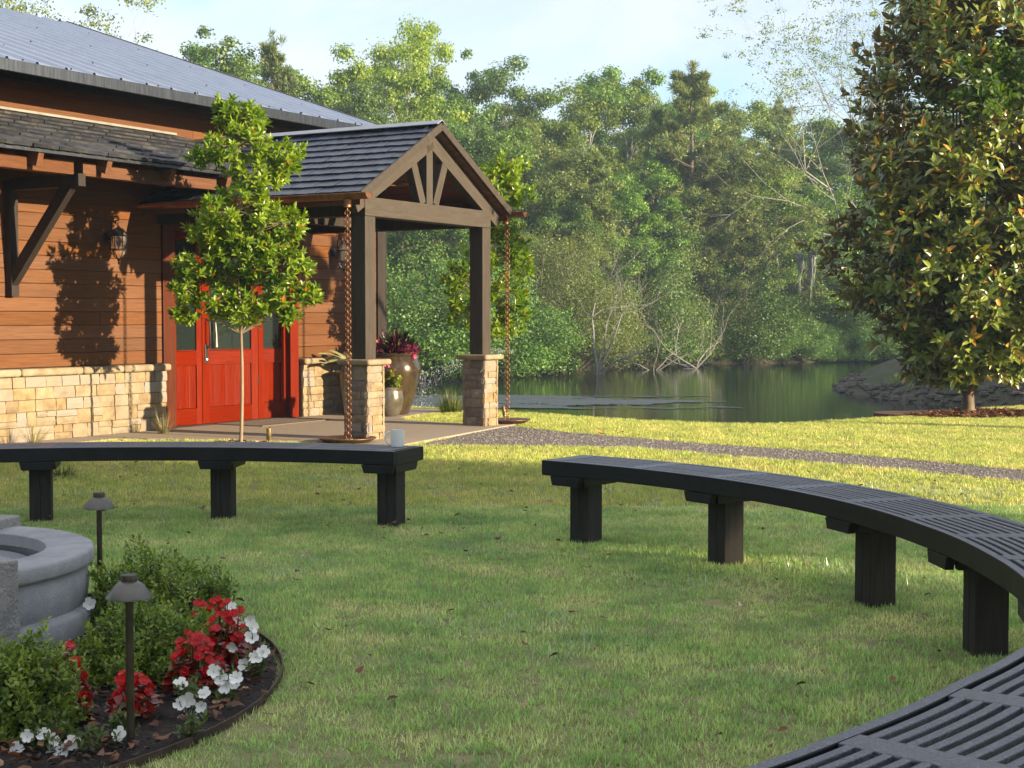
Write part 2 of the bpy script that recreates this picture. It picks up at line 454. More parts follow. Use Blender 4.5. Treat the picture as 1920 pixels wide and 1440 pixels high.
M_spit = tex_mat('rough_grass_bank', [(.25, (.022, .026, .010)), (.5, (.045, .052, .018)), (.78, (.085, .085, .035))], scale=2.6, detail=9, rough=.95, bump=1, bump_scale=14, coord='World', nrough=.75, bump_dist=.06)
M_mulch = tex_mat('dark_mulch', [(.3, (.012, .009, .007)), (.55, (.030, .020, .014)), (.78, (.07, .042, .026))], scale=28, detail=8, rough=.9, bump=1, bump_scale=50, coord='World', nrough=.75, bump_dist=.03)

# ------------------------------------------------------------------ ground, pond
POND = np.array([(-22, 46), (-9, 34), (-5, 27.5), (-2.6, 23.6), (-1.3, 22.2), (0, 21.35), (.85, 20.3), (1.7, 19.3), (2.6, 18.85), (3.7, 19.0), (5.3, 20.2), (7.2, 22.2), (11, 25), (18, 27.2), (30, 28), (46, 31),
                 (47, 33), (30, 33), (16, 31.4), (10.8, 31.0), (9.2, 33.9), (8.6, 38.8), (9.4, 43), (11.5, 46), (17, 48), (30, 49), (45, 47),
                 (50, 56), (32, 63), (20, 67), (15, 66.5), (11, 64), (7.6, 63), (4.2, 59), (1.4, 54.5), (-.2, 50.3), (-3, 48.4), (-8, 47.5), (-14, 51), (-22, 54)], float)
def sdf(P, poly):
    """signed distance, negative inside"""
    a = poly; b = np.roll(poly, -1, 0)
    best = np.full(len(P), 1e9); inside = np.zeros(len(P), bool)
    for p, q in zip(a, b):
        e = q - p; w = P - p
        t = np.clip((w @ e) / (e @ e), 0, 1)
        best = np.minimum(best, np.hypot(*(w - t[:, None] * e).T))
        c = ((p[1] > P[:, 1]) != (q[1] > P[:, 1]))
        with np.errstate(divide='ignore', invalid='ignore'):
            xi = (q[0] - p[0]) * (P[:, 1] - p[1]) / (q[1] - p[1]) + p[0]
        inside ^= c & (P[:, 0] < xi)
    return np.where(inside, -best, best)
def vnoise(x, y, s=1.0, seed=0):
    return (np.sin(x * 1.3 * s + seed) * np.cos(y * 1.7 * s + 2 * seed) + .5 * np.sin(x * 3.1 * s + y * 2.3 * s + seed * 3) + .25 * np.sin(x * 6.7 * s - y * 5.9 * s + seed)) / 1.75
WATER_Z = -.6
def ground_z(P):
    d = sdf(P, POND); x, y = P[:, 0], P[:, 1]
    far = np.clip((y - 27.5) / 3, 0, 1)
    near_out = np.zeros(len(P))
    spit = np.exp(-((y - 39) / 6.5) ** 2) * (x > 7)
    far_out = -.62 + np.minimum(.75 + .35 * np.clip(1 - spit, 0, 1), d * (.42 + .5 * (1 - spit))) + .12 * vnoise(x, y, .9) * np.clip(d, 0, 1) + np.clip(d - 4, 0, 100) * .035 * (1 - spit)
    out = near_out * (1 - far) + far_out * far
    ins_near = np.maximum(d * 1.3, -1.7); ins_far = np.maximum(-.62 + d * .5, -1.7)
    ins = ins_near * (1 - far) + ins_far * far
    return np.where(d < 0, ins, out)
gx = np.unique(np.concatenate([np.linspace(-150, -30, 10), np.arange(-30, -8, 1.5), np.arange(-8, 16, .35), np.arange(16, 60, 1.5), np.linspace(60, 150, 8)]))
gy = np.unique(np.concatenate([np.linspace(-60, -20, 6), np.arange(-20, 16, 1.5), np.arange(16, 70, .35), np.arange(70, 110, 2), np.linspace(110, 220, 10)]))
GX, GY = np.meshgrid(gx, gy)
GP = np.stack([GX.ravel(), GY.ravel()], 1)
GZ = ground_z(GP)
nx, ny = len(gx), len(gy)
ii = (np.arange(ny - 1)[:, None] * nx + np.arange(nx - 1)[None]).ravel()
GF = np.stack([ii, ii + 1, ii + nx + 1, ii + nx], 1)
fc = GP[GF].mean(1); fd = sdf(fc, POND)
midx = np.where((fc[:, 1] > 28.5) | ((fd < -.15)), 1, 0)
midx = np.where((fc[:, 0] > 7.5) & (fc[:, 1] > 29) & (fc[:, 1] < 47) & (fd > .55), 2, midx)
g = link('ground', np_mesh('ground', np.column_stack([GP, GZ]), [GF], mats=[M_soil, M_bank, M_spit], midx=midx, smooth=True))
tag(g, kind='structure')

# water: dark still pond, faint ripples, rough patch where the spray falls
M_water, nt, b = new_mat('pond_water')
N, K = nt.nodes, nt.links.new
b.inputs['Base Color'].default_value = (.010, .016, .014, 1); b.inputs['Roughness'].default_value = .05; b.inputs['IOR'].default_value = 1.33
ge = N.new('ShaderNodeNewGeometry')
mp = N.new('ShaderNodeMapping'); mp.inputs['Scale'].default_value = (.7, 2.2, 1)
K(ge.outputs['Position'], mp.inputs['Vector'])
n1 = N.new('ShaderNodeTexNoise'); n1.inputs['Scale'].default_value = 1.6; n1.inputs['Detail'].default_value = 4; n1.inputs['Roughness'].default_value = .55
K(mp.outputs['Vector'], n1.inputs['Vector'])
b1 = N.new('ShaderNodeBump'); b1.inputs['Strength'].default_value = .22; b1.inputs['Distance'].default_value = .02
K(n1.outputs['Fac'], b1.inputs['Height'])
K(b1.outputs['Normal'], b.inputs['Normal'])
wv = np.array([(x, y, WATER_Z) for y in (17, 90) for x in (-60, 70)], float)
tag(link('pond_water', np_mesh('pond_water', wv, [np.array([(0, 1, 3, 2)])], M_water)), kind='structure')

# choppy water where the spray falls: slight ripples, dying out at the edge, paled for reflected sky
RX, RY = np.meshgrid(np.linspace(-5.2, 5.0, 320), np.linspace(31.6, 37.8, 170))
_e = np.hypot((RX + .1) / 4.6, (RY - 34.6) / 2.7) + .22 * vnoise(RX, RY, .8, 2)
_am = np.clip((1.0 - _e) / .35, 0, 1)
_rg = np.random.default_rng(5); RZ = np.zeros_like(RX)
for _k in range(34):
    _th = 1.57 + _rg.normal(0, .45); _wl = _rg.uniform(.18, .7)
    RZ += np.sin((RX * np.cos(_th) + RY * np.sin(_th)) * 6.28 / _wl + _rg.uniform(0, 6.28)) * _wl * .0022
_band = .75 + .25 * np.clip(np.sin(RY * 2.1 + .5 * np.sin(RX * .6)) * 1.4 + .4, 0, 1)
RZ = WATER_Z + .012 + _am * _band * RZ
_nx, _ny = RX.shape[1], RX.shape[0]
_i = (np.arange(_ny - 1)[:, None] * _nx + np.arange(_nx - 1)[None]).ravel()
_f = np.stack([_i, _i + 1, _i + _nx + 1, _i + _nx], 1); _rag = vnoise(RX, RY, 2.3, 4) + .8 * vnoise(RX, RY * 3, 3.1, 1)
_rag += .9 * vnoise(RX * .6, RY * 4.0, 5.3, 7) + .5 * _rg.normal(0, 1, RX.shape)
_f = _f[((_am - .42) * 1.9 + .50 * _rag + .75 * np.sin(RY * 2.6 + .4 * np.sin(RX * .8))).ravel()[_f].mean(1) > 0]
M_chop = M_water.copy(); M_chop.name = 'choppy_sheen_water'
_b = M_chop.node_tree.nodes['Principled BSDF']; _b.inputs['Roughness'].default_value = .55; _b.inputs['Base Color'].default_value = (.05, .065, .07, 1)  # base colour paler than the pond, standing in for sky reflection
_nt = M_chop.node_tree
_nz = _nt.nodes.new('ShaderNodeTexNoise'); _nz.inputs['Scale'].default_value = 7.0; _nz.inputs['Detail'].default_value = 4
_ge = _nt.nodes.new('ShaderNodeNewGeometry'); _nt.links.new(_ge.outputs['Position'], _nz.inputs['Vector'])
_bp = _nt.nodes.new('ShaderNodeBump'); _bp.inputs['Strength'].default_value = .5; _bp.inputs['Distance'].default_value = .03
_nt.links.new(_nz.outputs['Fac'], _bp.inputs['Height']); _nt.links.new(_bp.outputs['Normal'], _b.inputs['Normal'])
tag(link('pond_ripples', np_mesh('pond_ripples', np.column_stack([RX.ravel(), RY.ravel(), RZ.ravel()]), [_f], M_chop, smooth=True)), kind='structure')

# morning haze over the pond: one closed box of thin air round the whole place
hz = MB().box((0, 80, 10.6), (320, 300, 26.0))
M_haze = bpy.data.materials.new('haze'); M_haze.use_nodes = True
_n = M_haze.node_tree; _n.nodes.remove(_n.nodes['Principled BSDF'])
_v = _n.nodes.new('ShaderNodeVolumePrincipled')
_v.inputs['Color'].default_value = (.62, .82, 1.0, 1); _v.inputs['Density'].default_value = .0009; _v.inputs['Anisotropy'].default_value = .0
_n.links.new(_v.outputs[0], _n.nodes['Material Output'].inputs['Volume'])
tag(hz.obj('haze', M_haze), kind='stuff')

# ------------------------------------------------------------------ building frame
BO = Vector((-4.177, 17.711, 0)); YAW = R(30.3)
BROT = R(59.7)
U2 = np.array([math.sin(YAW), math.cos(YAW)]); N2 = np.array([math.cos(YAW), -math.sin(YAW)])
def W(s, t, z=0.0):
    return Vector((BO.x + U2[0] * s + N2[0] * t, BO.y + U2[1] * s + N2[1] * t, z))
def P(s, t, z):
    return (s, -t, z)
def bx(mb, s0, s1, t0, t1, z0, z1):
    return mb.box(((s0 + s1) / 2, -(t0 + t1) / 2, (z0 + z1) / 2), (abs(s1 - s0), abs(t1 - t0), abs(z1 - z0)))
def B(name, mat, parent, s0, s1, t0, t1, z0, z1, bevel=.004):
    """one box part, its origin at its own centre so that grain and tone differ from piece to piece"""
    c = ((s0 + s1) / 2, -(t0 + t1) / 2, (z0 + z1) / 2)
    return MB().box((0, 0, 0), (abs(s1 - s0), abs(t1 - t0), abs(z1 - z0))).obj(name, mat, parent, bevel=bevel, loc=c)
def beam(name, mat, parent, a, b, w, h, up=(0, 0, 1), bevel=.005):
    a, b = Vector(P(*a)), Vector(P(*b)); d = b - a; L_ = d.length; d.normalize()
    side = d.cross(Vector(up)).normalized(); u2 = side.cross(d)
    o = MB().box((0, 0, 0), (L_, w, h)).obj(name, mat, parent, bevel=bevel)
    o.matrix_local = Matrix.Translation((a + b) / 2) @ Matrix((d, -side, u2)).transposed().to_4x4()
    return o

# patio, kerb strip and gravel path
def wpoly(pts): return [(W(s, t).x, W(s, t).y) for s, t in pts]
PATIO = wpoly([(-7, .06), (-7, .5), (-1.3, .55), (-1.05, 1.0), (-.55, 2.5), (-.40, 3.72), (.9, 3.52), (2.9, 3.22), (2.95, 3.0), (2.62, 2.72), (2.66, 2.1), (2.8, 1.6), (3.2, 1.25), (3.8, 1.12), (4.75, 1.2), (4.9, .06)])
PATH = [(-1.02, 15.62), (.22, 15.50), (1.31, 15.17), (2.68, 13.80), (3.47, 13.0), (4.2, 12.15), (6.2, 9.6), (9, 6.5), (10, 7.4), (7.2, 10.2), (4.5, 13.0), (3.76, 14.1), (2.93, 15.05), (1.95, 15.9), (1.2, 16.75), (.5, 17.6), (.05, 18.35), (-.05, 18.50)]
tag(MB().prism(PATIO, -.15, .022).obj('patio', M_conc, bevel=.012), kind='structure')
tag(MB().prism(PATH[::-1] if False else PATH, -.12, .007).obj('gravel_path', M_gravel), kind='structure')

_r = np.random.default_rng(77)
_n = 26000
_y = np.sqrt(_r.uniform(11.5 ** 2, 18.4 ** 2, _n)); _x = _r.uniform(-1.1, 6.0, _n)
_p = np.column_stack([_x, _y]); _p = _p[(sdf(_p, np.array(PATH)) < -.02)]
_s = _r.uniform(.006, .015, len(_p))
_a = _r.uniform(0, 6.28, len(_p)); _rot = np.zeros((len(_p), 3, 3)); _rot[:, 0, 0] = np.cos(_a); _rot[:, 0, 1] = -np.sin(_a); _rot[:, 1, 0] = np.sin(_a); _rot[:, 1, 1] = np.cos(_a); _rot[:, 2, 2] = 1
_v, _f = scatter(np.array([(1, 0, .1), (.2, .9, 0), (-.9, .3, .1), (-.3, -.8, 0), (.05, .1, .75)]), [np.array([(0, 1, 4), (1, 2, 4), (2, 3, 4), (3, 0, 4)])], np.column_stack([_p, np.full(len(_p), .008)]), _rot, np.repeat(_s[:, None], 3, 1))
M_pebble = leaf_mat('gravel_stone', (.08, .07, .062), (.36, .32, .285), trans=0, patch=30, rough=.9)
tag(link('path_gravel', np_mesh('path_gravel', _v, _f, M_pebble)), kind='stuff')

# ------------------------------------------------------------------ rough stone units
def rough_stone(seed):
    r = random.Random(seed)
    nxs, nzs = 4, 3
    V = []; F = []
    for k in range(nzs):
        for i in range(nxs):
            x = -.5 + i / (nxs - 1); z = -.5 + k / (nzs - 1)
            edge = i in (0, nxs - 1) or k in (0, nzs - 1)
            y = -.5 + (r.uniform(.22, .42) if edge else r.uniform(-.05, .3))
            V.append((x * (.975 if edge else 1) + r.uniform(-.012, .012), y, z * (.96 if edge else 1) + r.uniform(-.015, .015)))
    for k in range(nzs - 1):
        for i in range(nxs - 1):
            a = k * nxs + i; F.append((a, a + 1, a + nxs + 1, a + nxs))
    n = len(V)
    V += [(-.5, .5, -.5), (.5, .5, -.5), (.5, .5, .5), (-.5, .5, .5)]
    bot = [i for i in range(nxs)]; top = [(nzs - 1) * nxs + i for i in range(nxs)]
    F.append(tuple([n, n + 1] + bot[::-1])); F.append(tuple(top + [n + 2, n + 3]))
    F.append(tuple([n + 3, n] + [k * nxs for k in range(nzs)])); F.append(tuple([n + 1, n + 2] + [k * nxs + nxs - 1 for k in range(nzs - 1, -1, -1)]))
    me = bpy.data.meshes.new('stone'); me.from_pydata(V, [], F); me.update()
    return me
STONES = []
for i in range(6):
    me = rough_stone(i); me.materials.append(M_stone); STONES.append(me)
STONES_SHADE = []
for i in range(6):
    me = rough_stone(20 + i); me.materials.append(M_stone_shade); STONES_SHADE.append(me)

def ashlar(parent, s0, s1, z0, z1, t, meshes, depth=.05, rnd=random.Random(3), gap=.0035, wmin=.13, wmax=.32, bands=None):
    """random-coursed ashlar on the plane t (facing outwards): every stone an object"""
    z = z0
    while z < z1 - .02:
        h = rnd.choice(bands or [.09, .11, .13, .16, .18])
        if z1 - (z + h) < .07: h = z1 - z
        s = s0
        while s < s1 - .01:
            w = rnd.uniform(wmin, wmax)
            if s1 - (s + w) < .09: w = s1 - s
            cells = [(s, s + w, z, z + h)]
            if h > .15 and rnd.random() < .5:
                hz = z + h * rnd.uniform(.4, .6)
                cells = [(s, s + w, z, hz)]
                if w > .24 and rnd.random() < .6:
                    m = s + w * rnd.uniform(.35, .65); cells += [(s, m, hz, z + h), (m, s + w, hz, z + h)]
                else: cells += [(s, s + w, hz, z + h)]
            for a, b_, c, d in cells:
                link('stone', rnd.choice(meshes), parent, P((a + b_) / 2, t - depth / 2 + rnd.uniform(-.008, .006), (c + d) / 2), (0, 0, 0), (b_ - a - gap, depth, d - c - gap))
            s += w
        z += h

# ------------------------------------------------------------------ lodge
lodge = thing('lodge_building', 'low timber lodge with cedar siding, stone base and pale metal roof', 'building', BO, BROT)
mb = MB()
bx(mb, -7, 0.0, -.77, -.03, -.1, 3.3); bx(mb, 2.56, 4.38, -.77, -.031, -.1, 3.3); bx(mb, -.001, 2.561, -.77, -.30, -.1, 3.3); bx(mb, 0, 2.56, -.3, -.032, 2.49, 3.3)
bx(mb, -7.001, 4.379, -8.9, -.775, -.1, 4.25)
mb.obj('wall', tex_mat('dark_wall_sheathing', [(.3, (.03, .017, .010)), (.7, (.05, .028, .016))], rough=.9), lodge)
gb = MB(); gb.add([P(4.38, -.8, 4.2), P(4.38, -8.9, 4.2), P(4.38, -6.6, 6.1)], [(0, 1, 2)]); gb.add([P(4.30, -.8, 4.2), P(4.30, -8.9, 4.2), P(4.30, -6.6, 6.1)], [(2, 1, 0)])
gb.obj('gable_wall', M_siding, lodge)
# stone base
mb = MB(); bx(mb, -7, -.004, -.028, .045, -.1, .72); bx(mb, 2.60, 4.38, -.028, .045, -.1, .72)
mb.obj('mortar_bed', M_mortar, lodge)
rs = random.Random(11)
ashlar(lodge, -4.4, 0.0, .02, .72, .085, STONES, rnd=rs, depth=.055)
ashlar(lodge, 2.60, 4.38, .02, .72, .085, STONES, rnd=rs, wmin=.12, wmax=.28, bands=[.09, .11, .13])
mb = MB(); bx(mb, -7, -4.41, .03, .08, 0, .72); mb.obj('stone_facing', M_stone, lodge)
# end stone of the base beside the door casing
s = -7.0
while s < .02:
    e = min(s + rs.uniform(.42, .9), .035)
    if .035 - e < .2: e = .035
    o = MB().box((0, 0, 0), (e - s - .006, .15, .083)).obj('cap_stone', M_cap, lodge, bevel=.03, loc=P((s + e) / 2, .052, .764), seg=3)
    s = e if e < .03 else 1
for a, b_ in ((2.585, 3.2), (3.2, 3.75), (3.75, 4.42)):
    MB().box((0, 0, 0), (b_ - a - .006, .15, .083)).obj('cap_stone', M_cap, lodge, bevel=.03, loc=P((a + b_) / 2, .052, .764), seg=3)
# siding, board by board
def boards(s0, s1, z0, z1, t, h=.152, cuts=(0, 1)):
    z = z0
    while z < z1 - .03:
        hh = min(h, z1 - z)
        cs = sorted([s0, s1] + [rs.uniform(s0 + .8, s1 - .6) for _ in range(rs.choice(cuts)) if s1 - s0 > 2.2])
        for a, b_ in zip(cs[:-1], cs[1:]):
            c = P((a + b_) / 2, t - .012 + rs.uniform(-.001, .001), z + hh / 2)
            MB().box((0, 0, 0), (b_ - a - .003, .024, hh - .005)).obj('siding_board', M_siding, lodge, bevel=.003, loc=c, seg=1)
        z += hh
boards(-5.5, -.002, .812, 3.3, 0.0, cuts=(1, 2))
boards(2.562, 4.385, .812, 3.3, 0.0, cuts=(0,))
boards(0.0, 2.56, 2.50, 3.3, 0.0, cuts=(0, 1))
boards(-6.2, 4.39, 3.60, 4.3, -.75, h=.165, cuts=(1, 2))
B('corner_board', M_dark, lodge, 4.39, 4.53, -.16, .03, 0, 3.75)
B('downspout', M_dark, lodge, 4.545, 4.625, -.06, .02, .02, 3.9, bevel=.012)

M_ridge_d = tex_mat('dull_flashing', [(.3, (.16, .155, .14)), (.7, (.24, .23, .21))], rough=.6, metallic=.2)
# main roof, ribbed metal, two slopes
RS = .335
def roof_slope(name, t_e, z_e, t_r, z_r, s0, s1):
    prof = []; s = s0
    while s < s1:
        prof += [(s, 0), (s + .18, .002), (s + .352, 0), (s + .366, .034), (s + .392, .034), (s + .406, 0)]
        s += .41
    prof = [(min(a, s1), h) for a, h in prof] + [(s1, 0)]
    V = []
    for t, z in ((t_e, z_e), (t_r, z_r)):
        V += [P(a, t, z + h) for a, h in prof]
    for t, z in ((t_e, z_e), (t_r, z_r)):
        V += [P(s0, t, z - .03), P(s1, t, z - .03)]
    n = len(prof)
    F = [(i, i + 1, n + i + 1, n + i) for i in range(n - 1)] + [(2 * n + 1, 2 * n, 2 * n + 2, 2 * n + 3), (n - 1, 2 * n + 1, 2 * n + 3, 2 * n - 1)]
    return MB().add(V, F).obj(name, M_metal, lodge)
ZE = 4.065
roof_slope('metal_roof', .03, ZE, -6.6, ZE + 6.63 * RS, -8, 4.72)
roof_slope('metal_roof', -13.2, ZE, -6.6, ZE + 6.63 * RS, -8, 4.72)
mb = MB()
for k in range(6):
    t = -.12 - k * 1.08
    for q in range(14):
        s = -4.0 + q * .684
        if s < 4.6:
            z = ZE + (.03 - t) * RS
            mb.lathe([(.012, 0), (.012, .012), (.006, .018)], 6, P(s, t, z))
o = mb.obj('roof_screws', M_iron, lodge); o['kind'] = 'stuff'
beam('rake_trim', M_soffit, lodge, (4.735, .02, ZE - .03), (4.735, -6.6, ZE + 6.63 * RS - .03), .03, .15)
B('fascia', M_fascia, lodge, -8, 4.72, .03, .055, 3.945, 4.07)
beam('soffit', M_soffit, lodge, (-1.6, -.36, 4.075), (-1.6, .015, 3.955), 12.6, .02, up=(0, 0, 1))
B('soffit_beam', M_dark, lodge, -8, 4.39, -.735, -.63, 4.0, 4.16)
# lean-to roof over the wall, slates in courses
LT = (-.75, 3.655, 1.22, 3.015)
def lt_z(t): return LT[1] + (t - LT[0]) * (LT[3] - LT[1]) / (LT[2] - LT[0])
PR_S, PR_Z, PR_K = -.31, 2.70, .564
def porch_s(z): return (z - PR_Z) / PR_K + PR_S
V = []; dk = MB()
q = [(-6, LT[0]), (-6, LT[2] - .02)] + [(porch_s(lt_z(t)) + .05, t) for t in (LT[2] - .02, LT[0])]
dk.add([P(s, t, lt_z(t) - .015) for s, t in q] + [P(s, t, lt_z(t) - .055) for s, t in q], [(0, 1, 2, 3), (7, 6, 5, 4), (0, 4, 5, 1), (1, 5, 6, 2), (2, 6, 7, 3), (3, 7, 4, 0)])
dk.obj('roof_deck', M_soffit, lodge)
def slate_mesh(seed, w, l, th, mat):
    r = random.Random(seed)
    nx_ = 5
    V = []; F = []
    for j, (y, zt) in enumerate(((0, th), (l, th * .35))):
        for i in range(nx_):
            x = -w / 2 + w * i / (nx_ - 1)
            V.append((x, y + (r.uniform(-.009, .009) if j == 0 else 0), zt + r.uniform(-.0015, .0015)))
    for j, y in enumerate((0, l)):
        for i in range(nx_):
            x = -w / 2 + w * i / (nx_ - 1)
            V.append((x, V[i][1] if j == 0 else l, 0))
    k = nx_
    for i in range(k - 1):
        F += [(i, i + 1, k + i + 1, k + i), (2 * k + i + 1, 2 * k + i, 3 * k + i, 3 * k + i + 1), (2 * k + i, 2 * k + i + 1, i + 1, i)]
    F += [(0, k, 3 * k, 2 * k), (2 * k - 1, k - 1, 3 * k - 1, 4 * k - 1)]
    me = bpy.data.meshes.new('slate'); me.from_pydata(V, [], F); me.materials.append(mat); me.update()
    return me
SL_LT = [slate_mesh(i, .316, .37, .034, M_slate_w) for i in range(5)]
SL_PR = [slate_mesh(10 + i, .287, .26, .030, M_slate) for i in range(5)]
ltl = math.hypot(LT[2] - LT[0], LT[1] - LT[3]); lts = math.atan2(LT[1] - LT[3], LT[2] - LT[0])
for c in range(8):
    dist = c * .262
    t = LT[2] + .02 - dist * math.cos(lts); z = LT[3] - .006 + dist * math.sin(lts)
    s = porch_s(z) - .16 - (c % 2) * .16 - rs.uniform(0, .03)
    while s > -4.7:
        # slate local y runs up the slope: -t direction is +local y of the building
        link('roof_slate', rs.choice(SL_LT), lodge, P(s, t, z), (lts - R(1.2) + rs.uniform(-.012, .012), rs.uniform(-.008, .008), rs.uniform(-.01, .01)))
        s -= .328
B('wall_flashing', M_ridge_d, lodge, -6, 1.0, -.745, -.66, lt_z(-.70) + .02, lt_z(-.70) + .05, bevel=.003)
B('eave_drip', M_fascia, lodge, -6, .22, LT[2] - .005, LT[2] + .012, LT[3] - .05, LT[3] - .02, bevel=.002)
# beam, rafters and knee bracket under the lean-to
for a, b_ in ((-5.0, -2.345), (-2.22, -.20), (-.13, .2)):
    B('eave_beam', M_cedar, lodge, a, b_, .92, 1.05, 2.805, 2.945)
for s in (-4.75, -3.83, -2.91, -2.0, -1.06, -.15):
    beam('rafter', M_cedar, lodge, (s, -.02, lt_z(-.02) - .128), (s, 1.19, lt_z(1.19) - .128), .07, .14)
def bracket(s):
    br = B('knee_bracket', M_dark, lodge, s - .05, s + .05, .003, .10, 1.58, 2.80)
    def C(name, **k):
        pass
    o = beam('bracket_arm', M_dark, None, (s, .10, 2.755), (s, 1.10, 2.755), .10, .13)
    o.parent = br; o.matrix_parent_inverse = Matrix.Translation(br.location).inverted()
    o = beam('brace', M_dark, None, (s, .02, 1.70), (s, .93, 2.72), .085, .13)
    o.parent = br; o.matrix_parent_inverse = Matrix.Translation(br.location).inverted()
bracket(-2.283); bracket(-4.6)

# ------------------------------------------------------------------ entrance: casing, side lights, door
TD = -.055
fr = B('door_frame', M_redd, lodge, .0, .20, -.10, .028, .022, 2.49)
B('jamb', M_red, lodge, 2.385, 2.555, -.10, .028, .022, 2.49)
B('head_casing', M_redd, lodge, .20, 2.385, -.10, .028, 2.39, 2.49)
B('threshold', M_dark, lodge, .20, 2.385, -.12, .03, .01, .034)
def leaf_door(name, s0, s1, stile, gl_top=2.31):
    d = B(name, M_red, lodge, s0, s0 + stile, TD - .045, TD, .034, 2.388, bevel=.003)
    def sub(n, mat, a, b_, t0, t1, z0, z1, bev=.003):
        o = B(n, mat, None, a, b_, t0, t1, z0, z1, bev); o.parent = d; o.matrix_parent_inverse = Matrix.Translation(d.location).inverted(); return o
    i0, i1 = s0 + stile, s1 - stile
    sub('stile', M_red, i1, s1, TD - .045, TD, .034, 2.388)
    sub('bottom_rail', M_red_h, i0, i1, TD - .044, TD - .001, .034, .235)
    sub('lock_rail', M_red_h, i0, i1, TD - .044, TD - .001, .765, .94)
    sub('top_rail', M_red_h, i0, i1, TD - .044, TD - .001, gl_top, 2.388)
    n = max(3, int(round((i1 - i0) / .045)))
    for k in range(n):
        a = i0 + (i1 - i0) * k / n; b_ = i0 + (i1 - i0) * (k + 1) / n
        sub('panel_board', M_red, a + .0012, b_ - .0012, TD - .035, TD - .018, .237, .763, .004)
    sub('glass', M_glassdark, i0, i1, TD - .032, TD - .022, .942, gl_top - .002, 0)
    for z in (.945, gl_top - .012): sub('glazing_bead', M_red_h, i0, i1, TD - .02, TD - .004, z, z + .01, .002)
    return d
leaf_door('side_light', .205, .752, .095)
D = leaf_door('door', .762, 1.818, .13)
leaf_door('side_light', 1.828, 2.38, .095)
def subD(o):
    o.parent = D; o.matrix_parent_inverse = Matrix.Translation(D.location).inverted(); return o
subD(B('escutcheon', M_iron, None, .80, .855, TD, TD + .014, .78, 1.02, .006))
subD(MB().tube([P(.828, TD + .014, 1.33), P(.828, TD + .06, 1.30), P(.828, TD + .068, 1.15), P(.828, TD + .06, 1.0), P(.828, TD + .014, .97)], .011, 8).obj('pull_handle', M_iron, None, smooth=True))
lk = MB().lathe([(.02, 0), (.02, .012), (.012, .016)], 14).obj('lock_cylinder', M_chrome, None, smooth=True, loc=P(.828, TD + .014, .83), rot=(R(90), 0, 0)); subD(lk)
for z in (.5, 1.2, 2.0):
    subD(B('hinge', M_iron, None, 1.812, 1.834, TD - .002, TD + .008, z, z + .1, .002))
# inside face of the pull on the right-hand glass, hanging bronze pull
subD(MB().tube([P(.96, TD - .012, 1.34), P(.965, TD + .03, 1.30), P(.972, TD + .04, 1.12), P(.98, TD + .03, .985)], [.012, .016, .014, .026], 10).obj('pull_handle', tex_mat('old_pewter', [(.3, (.16, .155, .14)), (.7, (.3, .29, .26))], metallic=.7, rough=.4), None, smooth=True))

dm = thing('door_mat', 'flat grey-brown door mat before the red entrance door', 'mat', W(1.55, .42, .022), BROT)
m0 = MB().box((0, 0, .006), (1.35, .75, .012)).obj('mat_pad', tex_mat('coir', [(.3, (.10, .075, .055)), (.7, (.20, .16, .12))], scale=60, rough=1, bump=.6, bump_scale=150), dm, bevel=.004)
MB().box((0, -.365, .0145), (1.34, .02, .005)).obj('binding', M_dark, dm); MB().box((0, .365, .0145), (1.34, .02, .005)).obj('binding', M_dark, dm)

# ------------------------------------------------------------------ entrance porch
porch = thing('entrance_porch', 'gabled timber porch with slate roof on stone piers at the red door', 'porch', BO, BROT)
SC, ST = 1.25, 3.18
PZR = PR_Z + PR_K * (SC - PR_S)        # ridge height
ang = math.atan(PR_K)
def pz(s): return PZR - PR_K * abs(s - SC)
def pier(s0, s1, t0, t1):
    sm_, tm = (s0 + s1) / 2, (t0 + t1) / 2; w = s1 - s0
    p = MB().box((0, 0, .4), (w - .05, t1 - t0 - .05, .84)).obj('stone_pier', M_mortar, porch, loc=P(sm_, tm, 0))
    rr = random.Random(int(s0 * 100) + 5)
    for side in range(4):
        rz = [0, -90, 180, 90][side]
        z = .02; k = 0
        while z < .82:
            h = rr.choice([.075, .09, .10, .115])
            if .835 - (z + h) < .05: h = .835 - z
            cut = rr.choice([.3, .38, .62, .7])
            over = .5 * w
            xs = [(-over, -over + w * cut), (-over + w * cut, over)]
            if rr.random() < .18: xs = [(-over, over)]
            for a, b_ in xs:
                x = (a + b_) / 2; y = -(w / 2 - .022) - rr.uniform(-.004, .006)
                c_, s_ = math.cos(R(rz)), math.sin(R(rz))
                link('stone', rr.choice(STONES_SHADE if side == 1 else STONES), p, (c_ * x - s_ * y, s_ * x + c_ * y, z + h / 2), (0, 0, R(rz)), (b_ - a - .0035, .05, h - .0035))  # shade-grey stones only on the face turned from the sun
            z += h; k += 1
    MB().box((0, 0, 0), (w + .11, w + .11, .065)).obj('pier_cap', M_cap, p, bevel=.026, loc=(0, 0, .868), seg=3)
    return p
for s0 in (-.15, 2.28):
    pier(s0, s0 + .33, 2.79, 3.12)
for s0 in (-.085, 2.35):
    B('post', M_post, porch, s0, s0 + .19, 2.86, 3.05, .898, 2.455, bevel=.008)
B('front_beam', M_beam, porch, -.085, 2.54, 2.862, 3.052, 2.456, 2.662, bevel=.008)
for s0 in (-.084, 2.351):
    B('side_beam', M_dark, porch, s0, s0 + .185, .02, 2.86, 2.458, 2.66, bevel=.006)
for s0 in (-.06, 2.53):
    B('frieze_board', M_dark, porch, s0, s0 + .03, .02, 2.86, 2.662, 2.76, bevel=.003)
